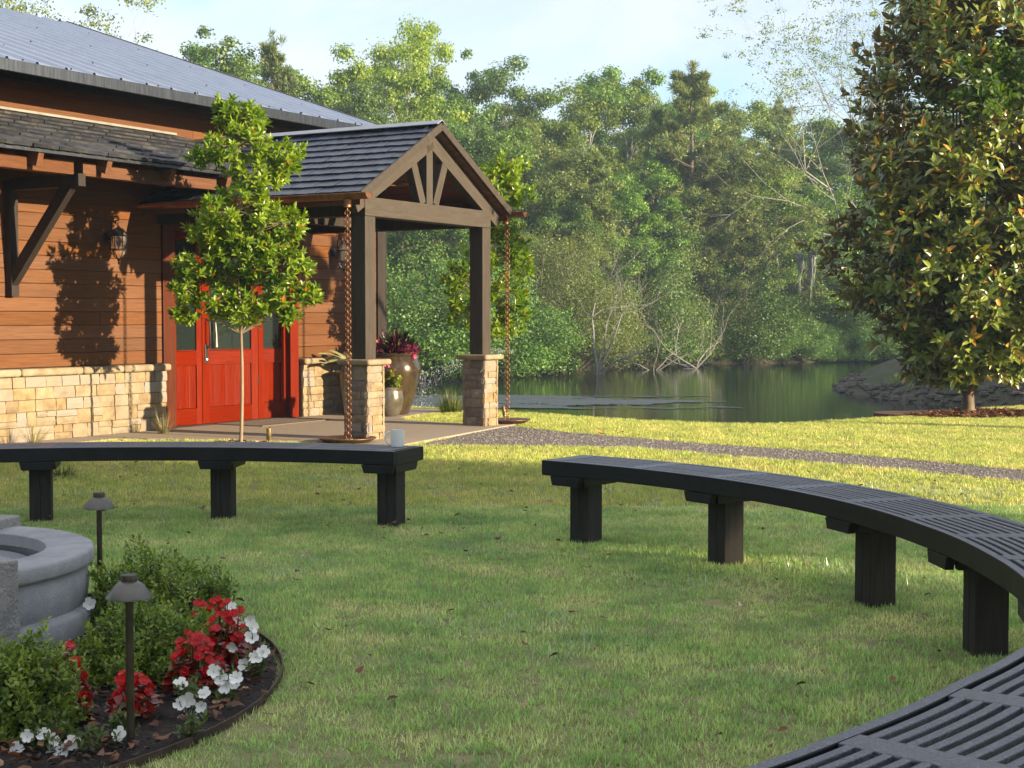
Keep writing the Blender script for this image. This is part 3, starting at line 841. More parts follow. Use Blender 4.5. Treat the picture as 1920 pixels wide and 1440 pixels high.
def truss(t, mat, w=.11, only_inner=False):
    beam('king_post', mat, porch, (1.197, t, 2.66), (1.197, t, 3.34), w, .128, up=(1, 0, 0))
    beam('strut', mat, porch, (1.07, t - .002, 2.66), (.845, t - .002, 3.19), w - .006, .118, up=(1, 0, 0))
    beam('strut', mat, porch, (1.33, t - .002, 2.66), (1.555, t - .002, 3.19), w - .006, .118, up=(1, 0, 0))
    for sg in (-1, 1):
        a = SC - .0; off = .155
        e = 1.50
        beam('top_chord', mat, porch, (SC + sg * e, t, pz(SC + sg * e) - off - .01), (SC + sg * .0, t, PZR - off - .02 + .0), w, .20)
truss(2.985, M_beam)
for sg in (-1, 1):
    pass
B('inner_tie', M_dark, porch, .10, 2.36, 1.42, 1.54, 2.47, 2.655)
truss(1.48, M_beam, w=.10)
# roof deck, boards under it, slates over it
for sg in (-1, 1):
    e = SC + sg * 1.55
    d = MB()
    q = [(SC, -.75), (SC, ST - .03), (e, ST - .03), (e, -.75)]
    top = [P(s, t, pz(s) - .02) for s, t in q]; bot = [P(s, t, pz(s) - .05) for s, t in q]
    F = [(0, 1, 2, 3), (7, 6, 5, 4), (0, 4, 5, 1), (1, 5, 6, 2), (2, 6, 7, 3), (3, 7, 4, 0)]
    d.add(top + bot, F).obj('roof_deck', M_soffit, porch)
    n = 13
    for k in range(n):
        a = 1.55 * k / n; b_ = 1.55 * (k + 1) / n
        beam('ceiling_board', M_ceil, porch, (SC + sg * (a + b_) / 2, .0, pz(SC + sg * (a + b_) / 2) - .062), (SC + sg * (a + b_) / 2, ST - .04, pz(SC + sg * (a + b_) / 2) - .062), 1.55 / n / math.cos(ang) - .006, .018, up=(sg * math.sin(ang), 0, math.cos(ang)), bevel=.002)
    beam('rake_board', M_post, porch, (SC + sg * 1.57, ST - .01, pz(SC + sg * 1.57) - .035), (SC, ST - .01, PZR - .035 + .01), .032, .085)
    B('eave_board', M_cedar, porch, min(e, e - sg * .02), max(e, e - sg * .02), 0, ST - .04, pz(e) - .15, pz(e) - .05, bevel=.002)
    for c in range(10):
        dist = c * .176
        so = 1.56 - dist * math.cos(ang) + .015; s = SC + sg * so; z = PZR - PR_K * so - .018
        t = ST - .02 - (c % 2) * .15 - .145
        first = True
        while t > -.55:
            link('roof_slate', rs.choice(SL_PR), porch, P(s, t + rs.uniform(-.004, .004), z), Euler((ang - R(1.5) + rs.uniform(-.012, .012), rs.uniform(-.01, .01), R(90) if sg > 0 else R(-90))))
            if first and c % 2 == 1:
                first = False
            t -= .30
    # half slates that close every other course at the gable
    for c in range(1, 10, 2):
        dist = c * .176; so = 1.56 - dist * math.cos(ang) + .015
        o = link('roof_slate', rs.choice(SL_PR), porch, P(SC + sg * so, ST - .02 - .073, PZR - PR_K * so - .018), Euler((ang - R(1.5), 0, R(90) if sg > 0 else R(-90))), (.48, 1, 1))
M_ridge = tex_mat('ridge_flashing', [(.3, (0.2880, 0.3040, 0.3280)), (.7, (0.3680, 0.3840, 0.4080))], rough=.4, metallic=.7)
for sg in (-1, 1):
    beam('ridge_cap', M_ridge, porch, (SC + sg * .05, -.7, PZR + .018), (SC + sg * .05, ST, PZR + .018), .11, .012, up=(sg * math.sin(ang), 0, math.cos(ang)), bevel=.003)
# copper gutters, outlets
def gutter(s, t0, t1, z, r=.062):
    n = 10
    V = []; F = []
    for t in (t0, t1):
        for k in range(n + 1):
            a = math.pi + math.pi * k / n
            V.append(P(s + r * math.cos(a), t, z + r * math.sin(a)))
        for k in range(n, -1, -1):
            a = math.pi + math.pi * k / n
            V.append(P(s + (r - .004) * math.cos(a), t, z + (r - .004) * math.sin(a)))
    m = 2 * (n + 1)
    F = [(k, (k + 1) % m, m + (k + 1) % m, m + k) for k in range(m)]
    mb = MB().add(V, F)
    for t in (t0 + .004, t1 - .004):
        vs = [P(s + r * math.cos(math.pi + math.pi * k / n), t, z + r * math.sin(math.pi + math.pi * k / n)) for k in range(n + 1)]
        mb.add(vs, [tuple(range(n + 1))])
    g_ = mb.obj('gutter', M_copper, porch, smooth=True)
    for q in (-1, 1):
        o = MB().tube([P(s + q * r, t0, z), P(s + q * r, t1, z)], .006, 6).obj('gutter_bead', M_copper, g_, smooth=True)
    c = MB().lathe([(.040, 0), (.036, .0), (.040, .085), (.046, .085)], 16, close=True).obj('gutter_outlet', M_copper, g_, smooth=True, loc=P(s, 3.05, z - .14))
    for t in np.arange(t0 + .4, t1, .7):
        MB().tube([P(s - r * 1.02 if True else 0, t, z + .004), P(s, t, z + .008), P(s + r * 1.02, t, z + .004)], .005, 5).obj('gutter_strap', M_copper, g_)
gutter(-.405, .03, 3.33, 2.665)
gutter(2.905, .03, 3.33, 2.665)
# ------------------------------------------------------------------ wall lanterns
def lantern(s, z, label):
    t = thing('wall_lantern', label, 'lantern', W(s, .0, z), BROT, 'black lanterns either side of the entrance')
    y = -.19
    MB().lathe([(.0, 0), (.055, .0), (.06, .01), (.045, .022), (.02, .03)], 16).obj('back_plate', M_iron, t, smooth=True, rot=(R(90), 0, 0), loc=(0, -.002, .02))
    pts = [(0, -.02, .02), (0, -.055, .0), (0, -.075, .04), (0, -.08, .12), (0, -.088, .2)]
    for k in range(11):
        a = math.pi - k / 10 * math.pi * 1.5
        r = .055 - .003 * k
        pts.append((0, -.143 + r * math.cos(a) * 1.0, .215 + r * math.sin(a)))
    pts += [(0, -.155, .168), (0, -.142, .185), (0, -.155, .198)]
    MB().tube(pts, .0075, 8).obj('scroll_arm', M_iron, t, smooth=True)
    MB().tube([(0, -.02, -.02), (0, -.09, -.05), (0, -.1, .02), (0, -.08, .06)], .006, 6).obj('scroll_brace', M_iron, t, smooth=True)
    MB().tube([(0, y, .19), (0, y + .02, .165), (0, y, .145)], .006, 6).obj('hanging_hook', M_iron, t, smooth=True)
    hd = MB().lathe([(.0, .162), (.012, .155), (.014, .14), (.022, .132), (.03, .12), (.05, .11), (.075, .085), (.092, .058), (.10, .05), (.10, .042), (.0, .042)], 6, (0, y, 0)).obj('lantern_roof', tex_mat('dusty_iron', [(.3, (.05, .046, .04)), (.7, (.13, .115, .095))], rough=.6, scale=12), t)
    for k in range(6):
        a = k * math.pi / 3 + .3
        c, s_ = math.cos(a), math.sin(a)
        MB().tube([(.0 * c, y, .135), (.05 * c, y + .05 * s_, .117), (.094 * c, y + .094 * s_, .055)], .004, 5).obj('roof_rib', M_iron, hd)
        MB().tube([(.088 * c, y + .088 * s_, .045), (.083 * c, y + .083 * s_, -.115)], .0048, 5).obj('cage_bar', M_iron, t)
        MB().tube([(.088 * c, y + .088 * s_, -.118), (.075 * c, y + .075 * s_, -.165), (.04 * c, y + .04 * s_, -.205), (.010 * c, y + .01 * s_, -.225)], .0045, 5).obj('lower_rib', M_iron, t)
    for z_, r in ((.042, .094), (-.117, .094)):
        MB().lathe([(r, -.006), (r + .006, 0), (r, .006), (r - .006, 0)], 12, (0, y, z_), close=True).obj('cage_ring', M_iron, t)
    MB().lathe([(.078, -.112), (.082, .038), (.080, .038), (.076, -.112)], 6, (0, y, 0), close=True).obj('glass', M_glass, t)
    MB().lathe([(.0, -.205), (.038, -.198), (.07, -.16), (.079, -.12)], 6, (0, y, 0)).obj('lower_glass', M_glass, t)
    MB().lathe([(.0, -.29), (.008, -.285), (.012, -.265), (.008, -.25), (.02, -.235), (.014, -.222), (.0, -.215)], 10, (0, y, 0)).obj('finial', M_iron, t, smooth=True)
    MB().lathe([(.0, -.075), (.014, -.07), (.033, -.035), (.036, -.01), (.03, .015), (.0, .034)], 12, (0, y, 0)).obj('bulb', M_bulb, t, smooth=True)
    MB().lathe([(.012, -.112), (.012, -.07)], 8, (0, y, 0)).obj('bulb_socket', M_iron, t)
lantern(-.88, 2.24, 'black scrolled wall lantern on the cedar wall beside the knee bracket')
lantern(3.36, 2.24, 'black scrolled wall lantern between the red door and the dark corner board')

# ------------------------------------------------------------------ ceiling fan inside the gable
M_blade = tex_mat('orange_wood_blade', [(.3, (.16, .05, .018)), (.7, (.27, .10, .035))], scale=6, rough=.4, stretch=(1, 8, 8), distortion=.5)
fan = thing('ceiling_fan', 'wooden-bladed ceiling fan hanging inside the porch gable', 'ceiling fan', W(1.25, 2.15, 2.94), BROT)
MB().lathe([(.0, -.09), (.06, -.085), (.085, -.04), (.085, .02), (.05, .05), (.0, .055)], 20).obj('motor', M_copper, fan, smooth=True)
MB().tube([(0, 0, .05), (0, 0, .56)], .012, 8).obj('rod', M_iron, fan)
MB().lathe([(.0, -.15), (.05, -.135), (.065, -.09), (.0, -.09)], 16).obj('lamp_bowl', M_bulb, fan, smooth=True)
for k in range(5):
    a = R(20 + 72 * k)
    mb = MB()
    poly = [(.13, -.035), (.22, -.06), (.50, -.068), (.56, -.045), (.575, 0), (.56, .045), (.50, .068), (.22, .06), (.13, .035)]
    mb.add([(x, y, -.012 + y * .22) for x, y in poly] + [(x, y, -.002 + y * .22) for x, y in poly], [tuple(range(8, -1, -1)), tuple(range(9, 18))] + [(i, (i + 1) % 9, 9 + (i + 1) % 9, 9 + i) for i in range(9)])
    mb.obj('blade', M_blade, fan, rot=(0, 0, a))
    MB().box((.12, 0, -.01), (.12, .03, .008)).obj('blade_arm', M_iron, fan, rot=(0, 0, a))

# ------------------------------------------------------------------ rain chains and their pans
def torus(R_, r_, n=12, m=6, sq=1.0):
    V = []; F = []
    for i in range(n):
        a = 2 * math.pi * i / n
        for j in range(m):
            b_ = 2 * math.pi * j / m
            V.append(((R_ + r_ * math.cos(b_)) * math.cos(a), r_ * math.sin(b_), (R_ + r_ * math.cos(b_)) * math.sin(a) * sq))
    for i in range(n):
        for j in range(m):
            F.append((i * m + j, i * m + (j + 1) % m, ((i + 1) % n) * m + (j + 1) % m, ((i + 1) % n) * m + j))
    me = bpy.data.meshes.new('link'); me.from_pydata(V, [], F); me.materials.append(M_copper)
    me.polygons.foreach_set('use_smooth', [True] * len(F)); me.update()
    return me
LINK = torus(.0285, .0045)
def rain_chain(s, t, label):
    p = W(s, t, 0)
    c = thing('rain_chain', label, 'rain chain', (p.x, p.y, .05), BROT, 'copper rain chains hanging from the porch gutters')
    z = 2.50 - .05; k = 0; rr = random.Random(k)
    MB().tube([(0, 0, z + .07), (.006, 0, z + .04), (0, 0, z + .018)], .004, 5).obj('hanger', M_copper, c)
    while z > .03:
        link('link', LINK, c, (rr.uniform(-.0015, .0015), rr.uniform(-.0015, .0015), z), (rr.uniform(-.06, .06), rr.uniform(-.06, .06), R(30 + 90 * (k % 2) + rr.uniform(-9, 9))))
        z -= .0325 if k % 2 else .0355
        k += 1
rain_chain(-.405, 3.05, 'copper rain chain hanging before the pier nearest the mug')
rain_chain(2.905, 3.07, 'copper rain chain hanging beside the pier nearest the pond')
def pan(s, t, label, r=.30):
    p = W(s, t, .0)
    o = thing('rain_basin', label, 'basin', (p.x, p.y, .015), BROT, 'shallow copper basins under the rain chains')
    MB().lathe([(.0, .0), (.10, .0), (r - .08, .018), (r, .055), (r + .012, .057), (r + .012, .05), (r - .06, .008), (.11, -.012), (.0, -.012)], 28).obj('dish', M_copper_d, o, smooth=True)
    rr = random.Random(4); mb = MB()
    for k in range(46):
        a = rr.uniform(0, 6.28); q = rr.uniform(0, .15); sz = rr.uniform(.012, .024)
        mb.lathe([(.0, -sz * .6), (sz, -sz * .2), (sz * .8, sz * .4), (.0, sz * .6)], 6, (q * math.cos(a), q * math.sin(a), .02))
    pb = mb.obj('pebbles', tex_mat('river_pebbles', [(.3, (.12, .10, .085)), (.7, (.32, .28, .24))], scale=30, coord='World'), o, smooth=True); pb['kind'] = 'stuff'
pan(-.40, 3.03, 'dark copper basin on the grass beside the pier nearest the mug')
pan(2.95, 3.06, 'brown copper basin full of pebbles beside the pier nearest the pond', .27)

# ------------------------------------------------------------------ spotlights in the planting
M_brass = tex_mat('weathered_brass', [(.3, (.10, .075, .035)), (.7, (.26, .20, .10))], rough=.45, metallic=.6, scale=15)
def spot(loc, tilt, rz, label):
    o = thing('landscape_spotlight', label, 'spotlight', loc, rz, 'small brass spotlights on the ground')
    MB().lathe([(.012, -.02), (.012, .05)], 10).obj('stake', M_brass, o)
    h = MB().lathe([(.0, -.04), (.022, -.035), (.026, .0), (.028, .09), (.024, .10), (.024, .085), (.0, .08)], 16).obj('lamp_body', M_brass, o, smooth=True, loc=(0, 0, .085), rot=(R(tilt), 0, 0))
    MB().lathe([(.0, .0875), (.023, .0875)], 12).obj('lens', M_glassdark, h)
    MB().tube([(-.03, 0, .0), (-.03, 0, .05), (.03, 0, .05), (.03, 0, .0)], .004, 5).obj('yoke', M_brass, o, loc=(0, 0, .04))
p = W(-.80, 2.3); spot((-2.58, 15.72, .0), 12, 0, 'brass spotlight beside the slender trunk before the red door')
p = W(3.05, 2.75); spot((-.10, 19.55, .0), -14, R(40), 'brass spotlight on the grass behind the rain chain nearest the pond')

# ------------------------------------------------------------------ glazed pots
M_glaze = tex_mat('bronze_glaze', [(.2, (0.0220, 0.0144, 0.0088)), (.5, (0.0600, 0.0400, 0.0240)), (.8, (0.1080, 0.0780, 0.0480))], scale=5, detail=7, rough=.17, metallic=.35, stretch=(1, 1, .45), distortion=1.4, coat=.6, coord='Object')
M_glaze2 = tex_mat('pewter_bronze_glaze', [(.2, (.07, .06, .05)), (.5, (.15, .13, .105)), (.8, (.27, .24, .2))], scale=7, detail=7, rough=.22, metallic=.5, stretch=(1, 1, .6), distortion=1.2, coat=.5)
M_pot3 = tex_mat('dark_brown_pot', [(.3, (.03, .017, .011)), (.7, (.08, .045, .028))], scale=6, rough=.3, coat=.3)
M_potsoil = tex_mat('potting_soil', [(.3, (.02, .014, .01)), (.7, (.05, .035, .025))], scale=40, rough=1)
def pot(loc, prof, mat, label, rim_h, soil_r, n=40):
    o = thing('glazed_pot', label, 'pot', loc, 0, 'glazed pots at the entrance')
    MB().lathe(prof, n).obj('pot_body', mat, o, smooth=True)
    MB().lathe([(.0, rim_h + .012), (soil_r * .6, rim_h + .008), (soil_r, rim_h)], 24).obj('soil', M_potsoil, o)
    return o
BIGP = Vector((-1.62, 20.45, .02))
pot(BIGP, [(.0, .0), (.185, .0), (.20, .02), (.225, .10), (.29, .30), (.345, .48), (.365, .60), (.352, .70), (.315, .77), (.30, .80), (.318, .82), (.322, .84), (.30, .85), (.285, .83), (.285, .74)], M_glaze, 'tall bronze glazed urn holding pink flowers beside the porch', .76, .285)
SMP = Vector((-1.66, 20.02, .02))
pot(SMP, [(.0, .0), (.11, .0), (.125, .015), (.165, .09), (.192, .19), (.195, .26), (.183, .33), (.178, .365), (.186, .385), (.176, .395), (.166, .38), (.165, .33)], M_glaze2, 'small round pewter glazed pot standing before the tall urn', .34, .165)
q = W(3.25, .42); P3 = Vector((q.x, q.y, .022))
pot(P3, [(.0, .0), (.15, .0), (.155, .02), (.205, .45), (.225, .58), (.235, .585), (.235, .61), (.21, .61), (.205, .52)], M_pot3, 'dark brown tapered pot against the stone wall behind the pier', .54, .205)

# ------------------------------------------------------------------ curved benches
M_bench = tex_mat('black_stained_bench', spec=.25, stops=[(.25, (0.0048, 0.0048, 0.0060)), (.55, (0.0096, 0.0096, 0.0108)), (.8, (0.0168, 0.0162, 0.0168))], scale=9, detail=7, rough=.5, bump=.3, bump_scale=30, coord='World', rough_var=.1, bump_dist=.003)
M_btop = tex_mat('wet_sky_sheen_boards', [(.30, (0.0252, 0.0266, 0.0336)), (.5, (0.0588, 0.0616, 0.0742)), (.70, (0.1890, 0.1932, 0.2100))], scale=150, detail=4, spec=.9, rough=.36, bump=.9, bump_scale=150, coord='World', rough_var=.16, nrough=.7, bump_dist=.004)  # wet boards, base colour paled and blued to stand for sky sheen
M_bleg = tex_mat('dark_stained_leg', spec=.2, stops=[(.22, (0.0140, 0.0126, 0.0112)), (.55, (0.0280, 0.0245, 0.0210)), (.85, (0.0455, 0.0392, 0.0329))], scale=5, detail=7, rough=.65, bump=.5, bump_scale=15, stretch=(8, 8, .8), distortion=.5, bump_dist=.004)
BC = np.array([-2.303, 5.675]); RI, RO, BZ = 4.0, 4.43, .505
RAD_T = [-70, -42, -34, -27, -16, -5, 6, 60, 75, 85, 105, 130]; RAD_R = [0, 0, .025, .085, .085, .03, 0, 0, .015, .03, .02, 0]
def pol(r, th, z):
    r += float(np.interp(math.degrees(th), RAD_T, RAD_R))
    return (BC[0] + r * math.cos(th), BC[1] + r * math.sin(th), z)
def arc_box(name, parent, mat, r0, r1, a0, a1, z0, z1, bev=.004, top=None):
    n = max(1, int(abs(a1 - a0) / R(1.2)))
    V = []; F = []
    for i in range(n + 1):
        a = a0 + (a1 - a0) * i / n
        V += [pol(r0, a, z0), pol(r1, a, z0), pol(r1, a, z1), pol(r0, a, z1)]
    for i in range(n):
        k = 4 * i
        F += [(k, k + 4, k + 5, k + 1), (k + 1, k + 5, k + 6, k + 2), (k + 2, k + 6, k + 7, k + 3), (k + 3, k + 7, k + 4, k)]
    F += [(0, 1, 2, 3), (4 * n + 3, 4 * n + 2, 4 * n + 1, 4 * n)]
    V = [Vector(v) - parent.location for v in V]
    me = bpy.data.meshes.new(name); me.from_pydata(V, [], F); me.materials.append(mat)
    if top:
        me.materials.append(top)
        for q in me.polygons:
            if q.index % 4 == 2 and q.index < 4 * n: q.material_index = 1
    me.update()
    bmx = bmesh.new(); bmx.from_mesh(me); bmesh.ops.recalc_face_normals(bmx, faces=bmx.faces); bmx.to_mesh(me); bmx.free()
    o = link(name, me, parent)
    if bev:
        bv = o.modifiers.new('bevel', 'BEVEL'); bv.width = bev; bv.segments = 2; bv.limit_method = 'ANGLE'; bv.angle_limit = R(50)
    return o
def bench(label, a_start, a_end, bars, legs, bar_half=.045):
    mid = (a_start + a_end) / 2
    t = thing('curved_bench', label, 'bench', (BC[0] + 4.2 * math.cos(R(mid)), BC[1] + 4.2 * math.sin(R(mid)), 0), 0, 'dark curved benches around the fountain')
    A0, A1 = R(a_start), R(a_end)
    arc_box('apron', t, M_bench, RI, RI + .034, A0, A1, BZ - .092, BZ - .001, .005, M_btop)  # black front, sky-sheen colour on the top face only
    arc_box('apron', t, M_bench, RO - .034, RO, A0, A1, BZ - .092, BZ - .001, .005, M_btop)
    hb = bar_half / 4.2
    sg = 1 if A1 > A0 else -1
    for e in (A0, A1):
        s_ = sg if e == A0 else -sg
        arc_box('end_board', t, M_bench, RI + .037, RO - .037, e, e + s_ * .010, BZ - .092, BZ - .002, .003)
    n = 9; x0, x1 = RI + .037, RO - .037
    pitch = (x1 - x0 + .017) / n
    bars = [R(b_) for b_ in bars]
    for b_ in bars:
        arc_box('cross_board', t, M_btop, RI + .0372, RO - .0372, b_ - hb, b_ + hb, BZ - .036, BZ - .001, .003)
        arc_box('cleat', t, M_bench, RI + .04, RO - .04, b_ - hb * .7, b_ + hb * .7, BZ - .085, BZ - .037, .0)
    for p_, q_ in zip(bars[:-1], bars[1:]):
        lo, hi = min(p_, q_) + hb, max(p_, q_) - hb
        for k in range(n):
            # slats run between the slots; the first and last lie against the aprons
            r0 = x0 + .017 + k * pitch - .017 * 0
            r0 = x0 + k * pitch + .017 if k else x0 + .017
            arc_box('slat', t, M_btop, r0, min(r0 + pitch - .019, x1 - .001), lo - .0012, hi + .0012, BZ - .035, BZ - .002 + rng.uniform(-.0008, .0008), .003)
    for a in legs:
        a = R(a)
        c, s_ = math.cos(a), math.sin(a)
        lr = 4.205; w = .138
        rot = (0, 0, a)
        base = Vector(pol(lr, a, 0)) - t.location
        lg = MB().box((0, -w / 4 - .0004, .16), (w, w / 2 - .0008, .56)).obj('leg', M_bleg, t, bevel=.0035, loc=base, rot=rot)
        l2 = MB().box((0, 0, .16), (w, w / 2 - .0008, .56)).obj('leg_half', M_bleg, lg, bevel=.0035, loc=(0, w / 4 + .0004, 0))
        for sd in (-1, 1):
            y = sd * (w / 2 + .022)
            poly = [(-.163, BZ - .093), (.18, BZ - .093), (.155, BZ - .148), (-.155, BZ - .148)]
            V = [(x, y - .019, z) for x, z in poly] + [(x, y + .019, z) for x, z in poly]
            F = [(0, 1, 2, 3), (7, 6, 5, 4), (0, 4, 5, 1), (1, 5, 6, 2), (2, 6, 7, 3), (3, 7, 4, 0)]
            MB().add(V, F).obj('bearer', M_bench, t, bevel=.004, loc=base, rot=rot)
        # tangential support block under the boards
        poly = [(-.115, BZ - .094), (.115, BZ - .094), (.098, BZ - .148), (-.098, BZ - .148)]
        V = [(-.205 - .0, x, z) for x, z in poly] + [(-.167, x, z) for x, z in poly]
        MB().add(V, [(3, 2, 1, 0), (4, 5, 6, 7), (0, 1, 5, 4), (1, 2, 6, 5), (2, 3, 7, 6), (3, 0, 4, 7)]).obj('bearer', M_bench, t, bevel=.004, loc=base, rot=rot)
    return t
bench('dark curved slatted bench with the white mug on its end', 67.2, 125, [68.6, 76.8, 84.8, 92.7, 100.7, 108.6, 116.5, 124.3], [68.9, 85.0, 101.3, 117.5])
bench('long dark curved slatted bench sweeping past the lawn to the lower corner', 51.7, -62, [50.9, 42.0, 33.2, 25.0, 16.8, 8.6, 1.0, -6.4, -13.7, -21, -28.2, -35.4, -42.4, -49.5, -56.5], [49.2, 34.4, 17.4, 3.2, -12, -28, -44, -60])

# ------------------------------------------------------------------ mug
M_mug, _nt, _b = new_mat('white_glaze')
_b.inputs['Base Color'].default_value = (.78, .78, .76, 1); _b.inputs['Roughness'].default_value = .15; _b.inputs['Coat Weight'].default_value = .5
mug = thing('coffee_mug', 'plain white coffee mug standing on the bench end', 'mug', (-.752, 9.71, BZ - .001))
MB().lathe([(.0, .0), (.036, .0), (.042, .003), (.0445, .012), (.046, .106), (.0465, .112), (.0445, .112), (.043, .106), (.041, .012), (.0, .010)], 32).obj('mug_body', M_mug, mug, smooth=True)
hp = [(-.040, 0, .092), (-.058, 0, .097), (-.074, 0, .086), (-.082, 0, .065), (-.080, 0, .042), (-.066, 0, .024), (-.052, 0, .018), (-.041, 0, .020)]
MB().tube(hp, .0055, 8).obj('handle', M_mug, mug, smooth=True)
MB().lathe([(.0, .088), (.0425, .088)], 20).obj('coffee', M_pot3, mug)

# ------------------------------------------------------------------ flower bed with edging
BEDC = np.array([-2.643, 5.347]); BEDR = 1.783
FC = np.array([-2.56, 6.10])
bed = MB()
ring = [(BEDR - .02) * k / 8 for k in range(1, 9)]
nA = 72
V = [(BEDC[0], BEDC[1], .03)]
for r in ring:
    for k in range(nA):
        a = 2 * math.pi * k / nA
        x, y = BEDC[0] + r * math.cos(a), BEDC[1] + r * math.sin(a)
        V.append((x, y, .022 + .014 * float(vnoise(np.array(x), np.array(y), 5.0)) - .012 * (r / BEDR) ** 4))
F = [(0, 1 + k, 1 + (k + 1) % nA) for k in range(nA)]
for i in range(len(ring) - 1):
    o_ = 1 + i * nA
    F += [(o_ + k, o_ + nA + k, o_ + nA + (k + 1) % nA, o_ + (k + 1) % nA) for k in range(nA)]
bed.add(V, F)
tag(bed.obj('mulch_bed', M_mulch, smooth=True), kind='structure')
M_edge = tex_mat('rusty_edging', [(.3, (.035, .022, .016)), (.55, (.075, .045, .03)), (.8, (.14, .08, .05))], scale=14, detail=7, rough=.65, metallic=.3, coord='World')
ed = thing('bed_edging', 'thin rusty steel edging strip curving round the flower bed', 'edging', (BEDC[0], BEDC[1], 0))
for k in range(7):
    a0, a1 = R(-75 + k * 51.5), R(-75 + (k + 1) * 51.5 - .15)
    n = 24; V = []; F = []
    for i in range(n + 1):
        a = a0 + (a1 - a0) * i / n
        for r, z in ((BEDR, -.03), (BEDR + .006, -.03), (BEDR + .006, .030), (BEDR, .030)):
            V.append((r * math.cos(a), r * math.sin(a), z))
    for i in range(n):
        b0 = 4 * i; F += [(b0 + 1, b0 + 5, b0 + 6, b0 + 2), (b0 + 2, b0 + 6, b0 + 7, b0 + 3), (b0 + 3, b0 + 7, b0 + 4, b0)]
    MB().add(V, F).obj('edging_strip', M_edge, ed)

# ------------------------------------------------------------------ stone fountain
M_cast = tex_mat('cast_stone', [(.22, (0.1950, 0.1989, 0.2067)), (.5, (0.2964, 0.3003, 0.3081)), (.8, (0.3900, 0.3900, 0.3939))], scale=7, detail=9, rough=.8, bump=.7, bump_scale=90, coord='World', nrough=.7, bump_dist=.006)
M_cast_r = tex_mat('rough_cast_stone', [(.22, (0.2028, 0.1950, 0.1794)), (.5, (0.3120, 0.3003, 0.2808)), (.8, (0.4212, 0.4056, 0.3744))], scale=16, detail=9, rough=.9, bump=1, bump_scale=60, coord='World', nrough=.75, bump_dist=.02)
M_bowl = tex_mat('wet_grey_bowl', [(.3, (.13, .14, .15)), (.7, (.20, .21, .22))], scale=5, rough=.35, coord='World')
ft = thing('stone_fountain', 'round grey cast-stone fountain basin in the flower bed', 'fountain', (FC[0], FC[1], 0))
RF = .80
MB().lathe([(RF + .07, -.02), (RF + .07, .02), (RF + .055, .028), (.2, .028)], 72).obj('base_slab', tex_mat('dark_slab', [(.3, (.07, .075, .08)), (.7, (.14, .145, .15))], rough=.5, scale=9, coord='World'), ft, smooth=True)
MB().lathe([(RF - .008, .045), (RF + .000, .05), (RF + .004, .07), (RF + .004, .132), (RF - .006, .144), (RF - .04, .152), (RF - .2, .15), (RF - .2, .045)], 96, close=True).obj('base_band', M_cast, ft, smooth=True)
MB().lathe([(RF - .040, .150), (RF - .026, .19), (RF - .022, .24), (RF - .026, .29), (RF - .036, .305), (RF - .046, .322), (RF - .2, .322), (RF - .2, .15)], 96, close=True).obj('basin_drum', M_cast, ft, smooth=True)
MB().lathe([(RF - .045, .316), (RF - .014, .317), (RF - .004, .322), (RF, .332), (RF, .372), (RF - .004, .381), (RF - .014, .386), (RF - .10, .388), (RF - .185, .386), (RF - .198, .378), (RF - .2, .32)], 96, close=True).obj('basin_rim', M_cast, ft, smooth=True)
MB().lathe([(RF - .2, .385 - .02), (RF - .205, .26), (RF - .21, .25)], 72).f
mb = MB(); mb.lathe([(RF - .199, .33), (RF - .212, .30), (RF - .212, .285)], 72)
mb.f = [f for f in mb.f if len(f) == 4]; mb.fm = [0] * len(mb.f)
mb.obj('basin_wall', tex_mat('dark_wet_wall', [(.3, (.03, .032, .035)), (.7, (.06, .062, .065))], rough=.4), ft, smooth=True)
MB().lathe([(RF - .215, .295), (RF - .26, .318), (.35, .345), (.0, .36)], 72).obj('water_dome', M_bowl, ft, smooth=True)
def pil(ax, ay, label=None):
    d = Vector((ax - FC[0], ay - FC[1], 0)); a = math.atan2(d.y, d.x)
    rr = random.Random(3)
    V = []; F = []
    nz = 8; w = .19; dp = .15
    for i in range(nz + 1):
        z = .03 + .40 * i / nz
        for x, y in ((-.1, -w / 2), (dp, -w / 2), (dp, -w / 6), (dp, w / 6), (dp, w / 2), (-.1, w / 2)):
            V.append((x + (rr.uniform(-.006, .006)), y + rr.uniform(-.003, .003), z + rr.uniform(-.006, .006) * (0 < i < nz)))
    for i in range(nz):
        b0 = 6 * i
        F += [(b0 + k, b0 + (k + 1) % 6, b0 + 6 + (k + 1) % 6, b0 + 6 + k) for k in range(6)]
    F.append(tuple(range(6 * nz, 6 * nz + 6)))
    MB().add(V, F).obj('pilaster', M_cast_r, ft, loc=(d.x * .92, d.y * .92, 0), rot=(0, 0, a), bevel=.008)
def at_ang(a): return (FC[0] + (RF - .06) * math.cos(R(a)), FC[1] + (RF - .06) * math.sin(R(a)))
pil(*at_ang(-42)); pil(*at_ang(78)); pil(*at_ang(198))

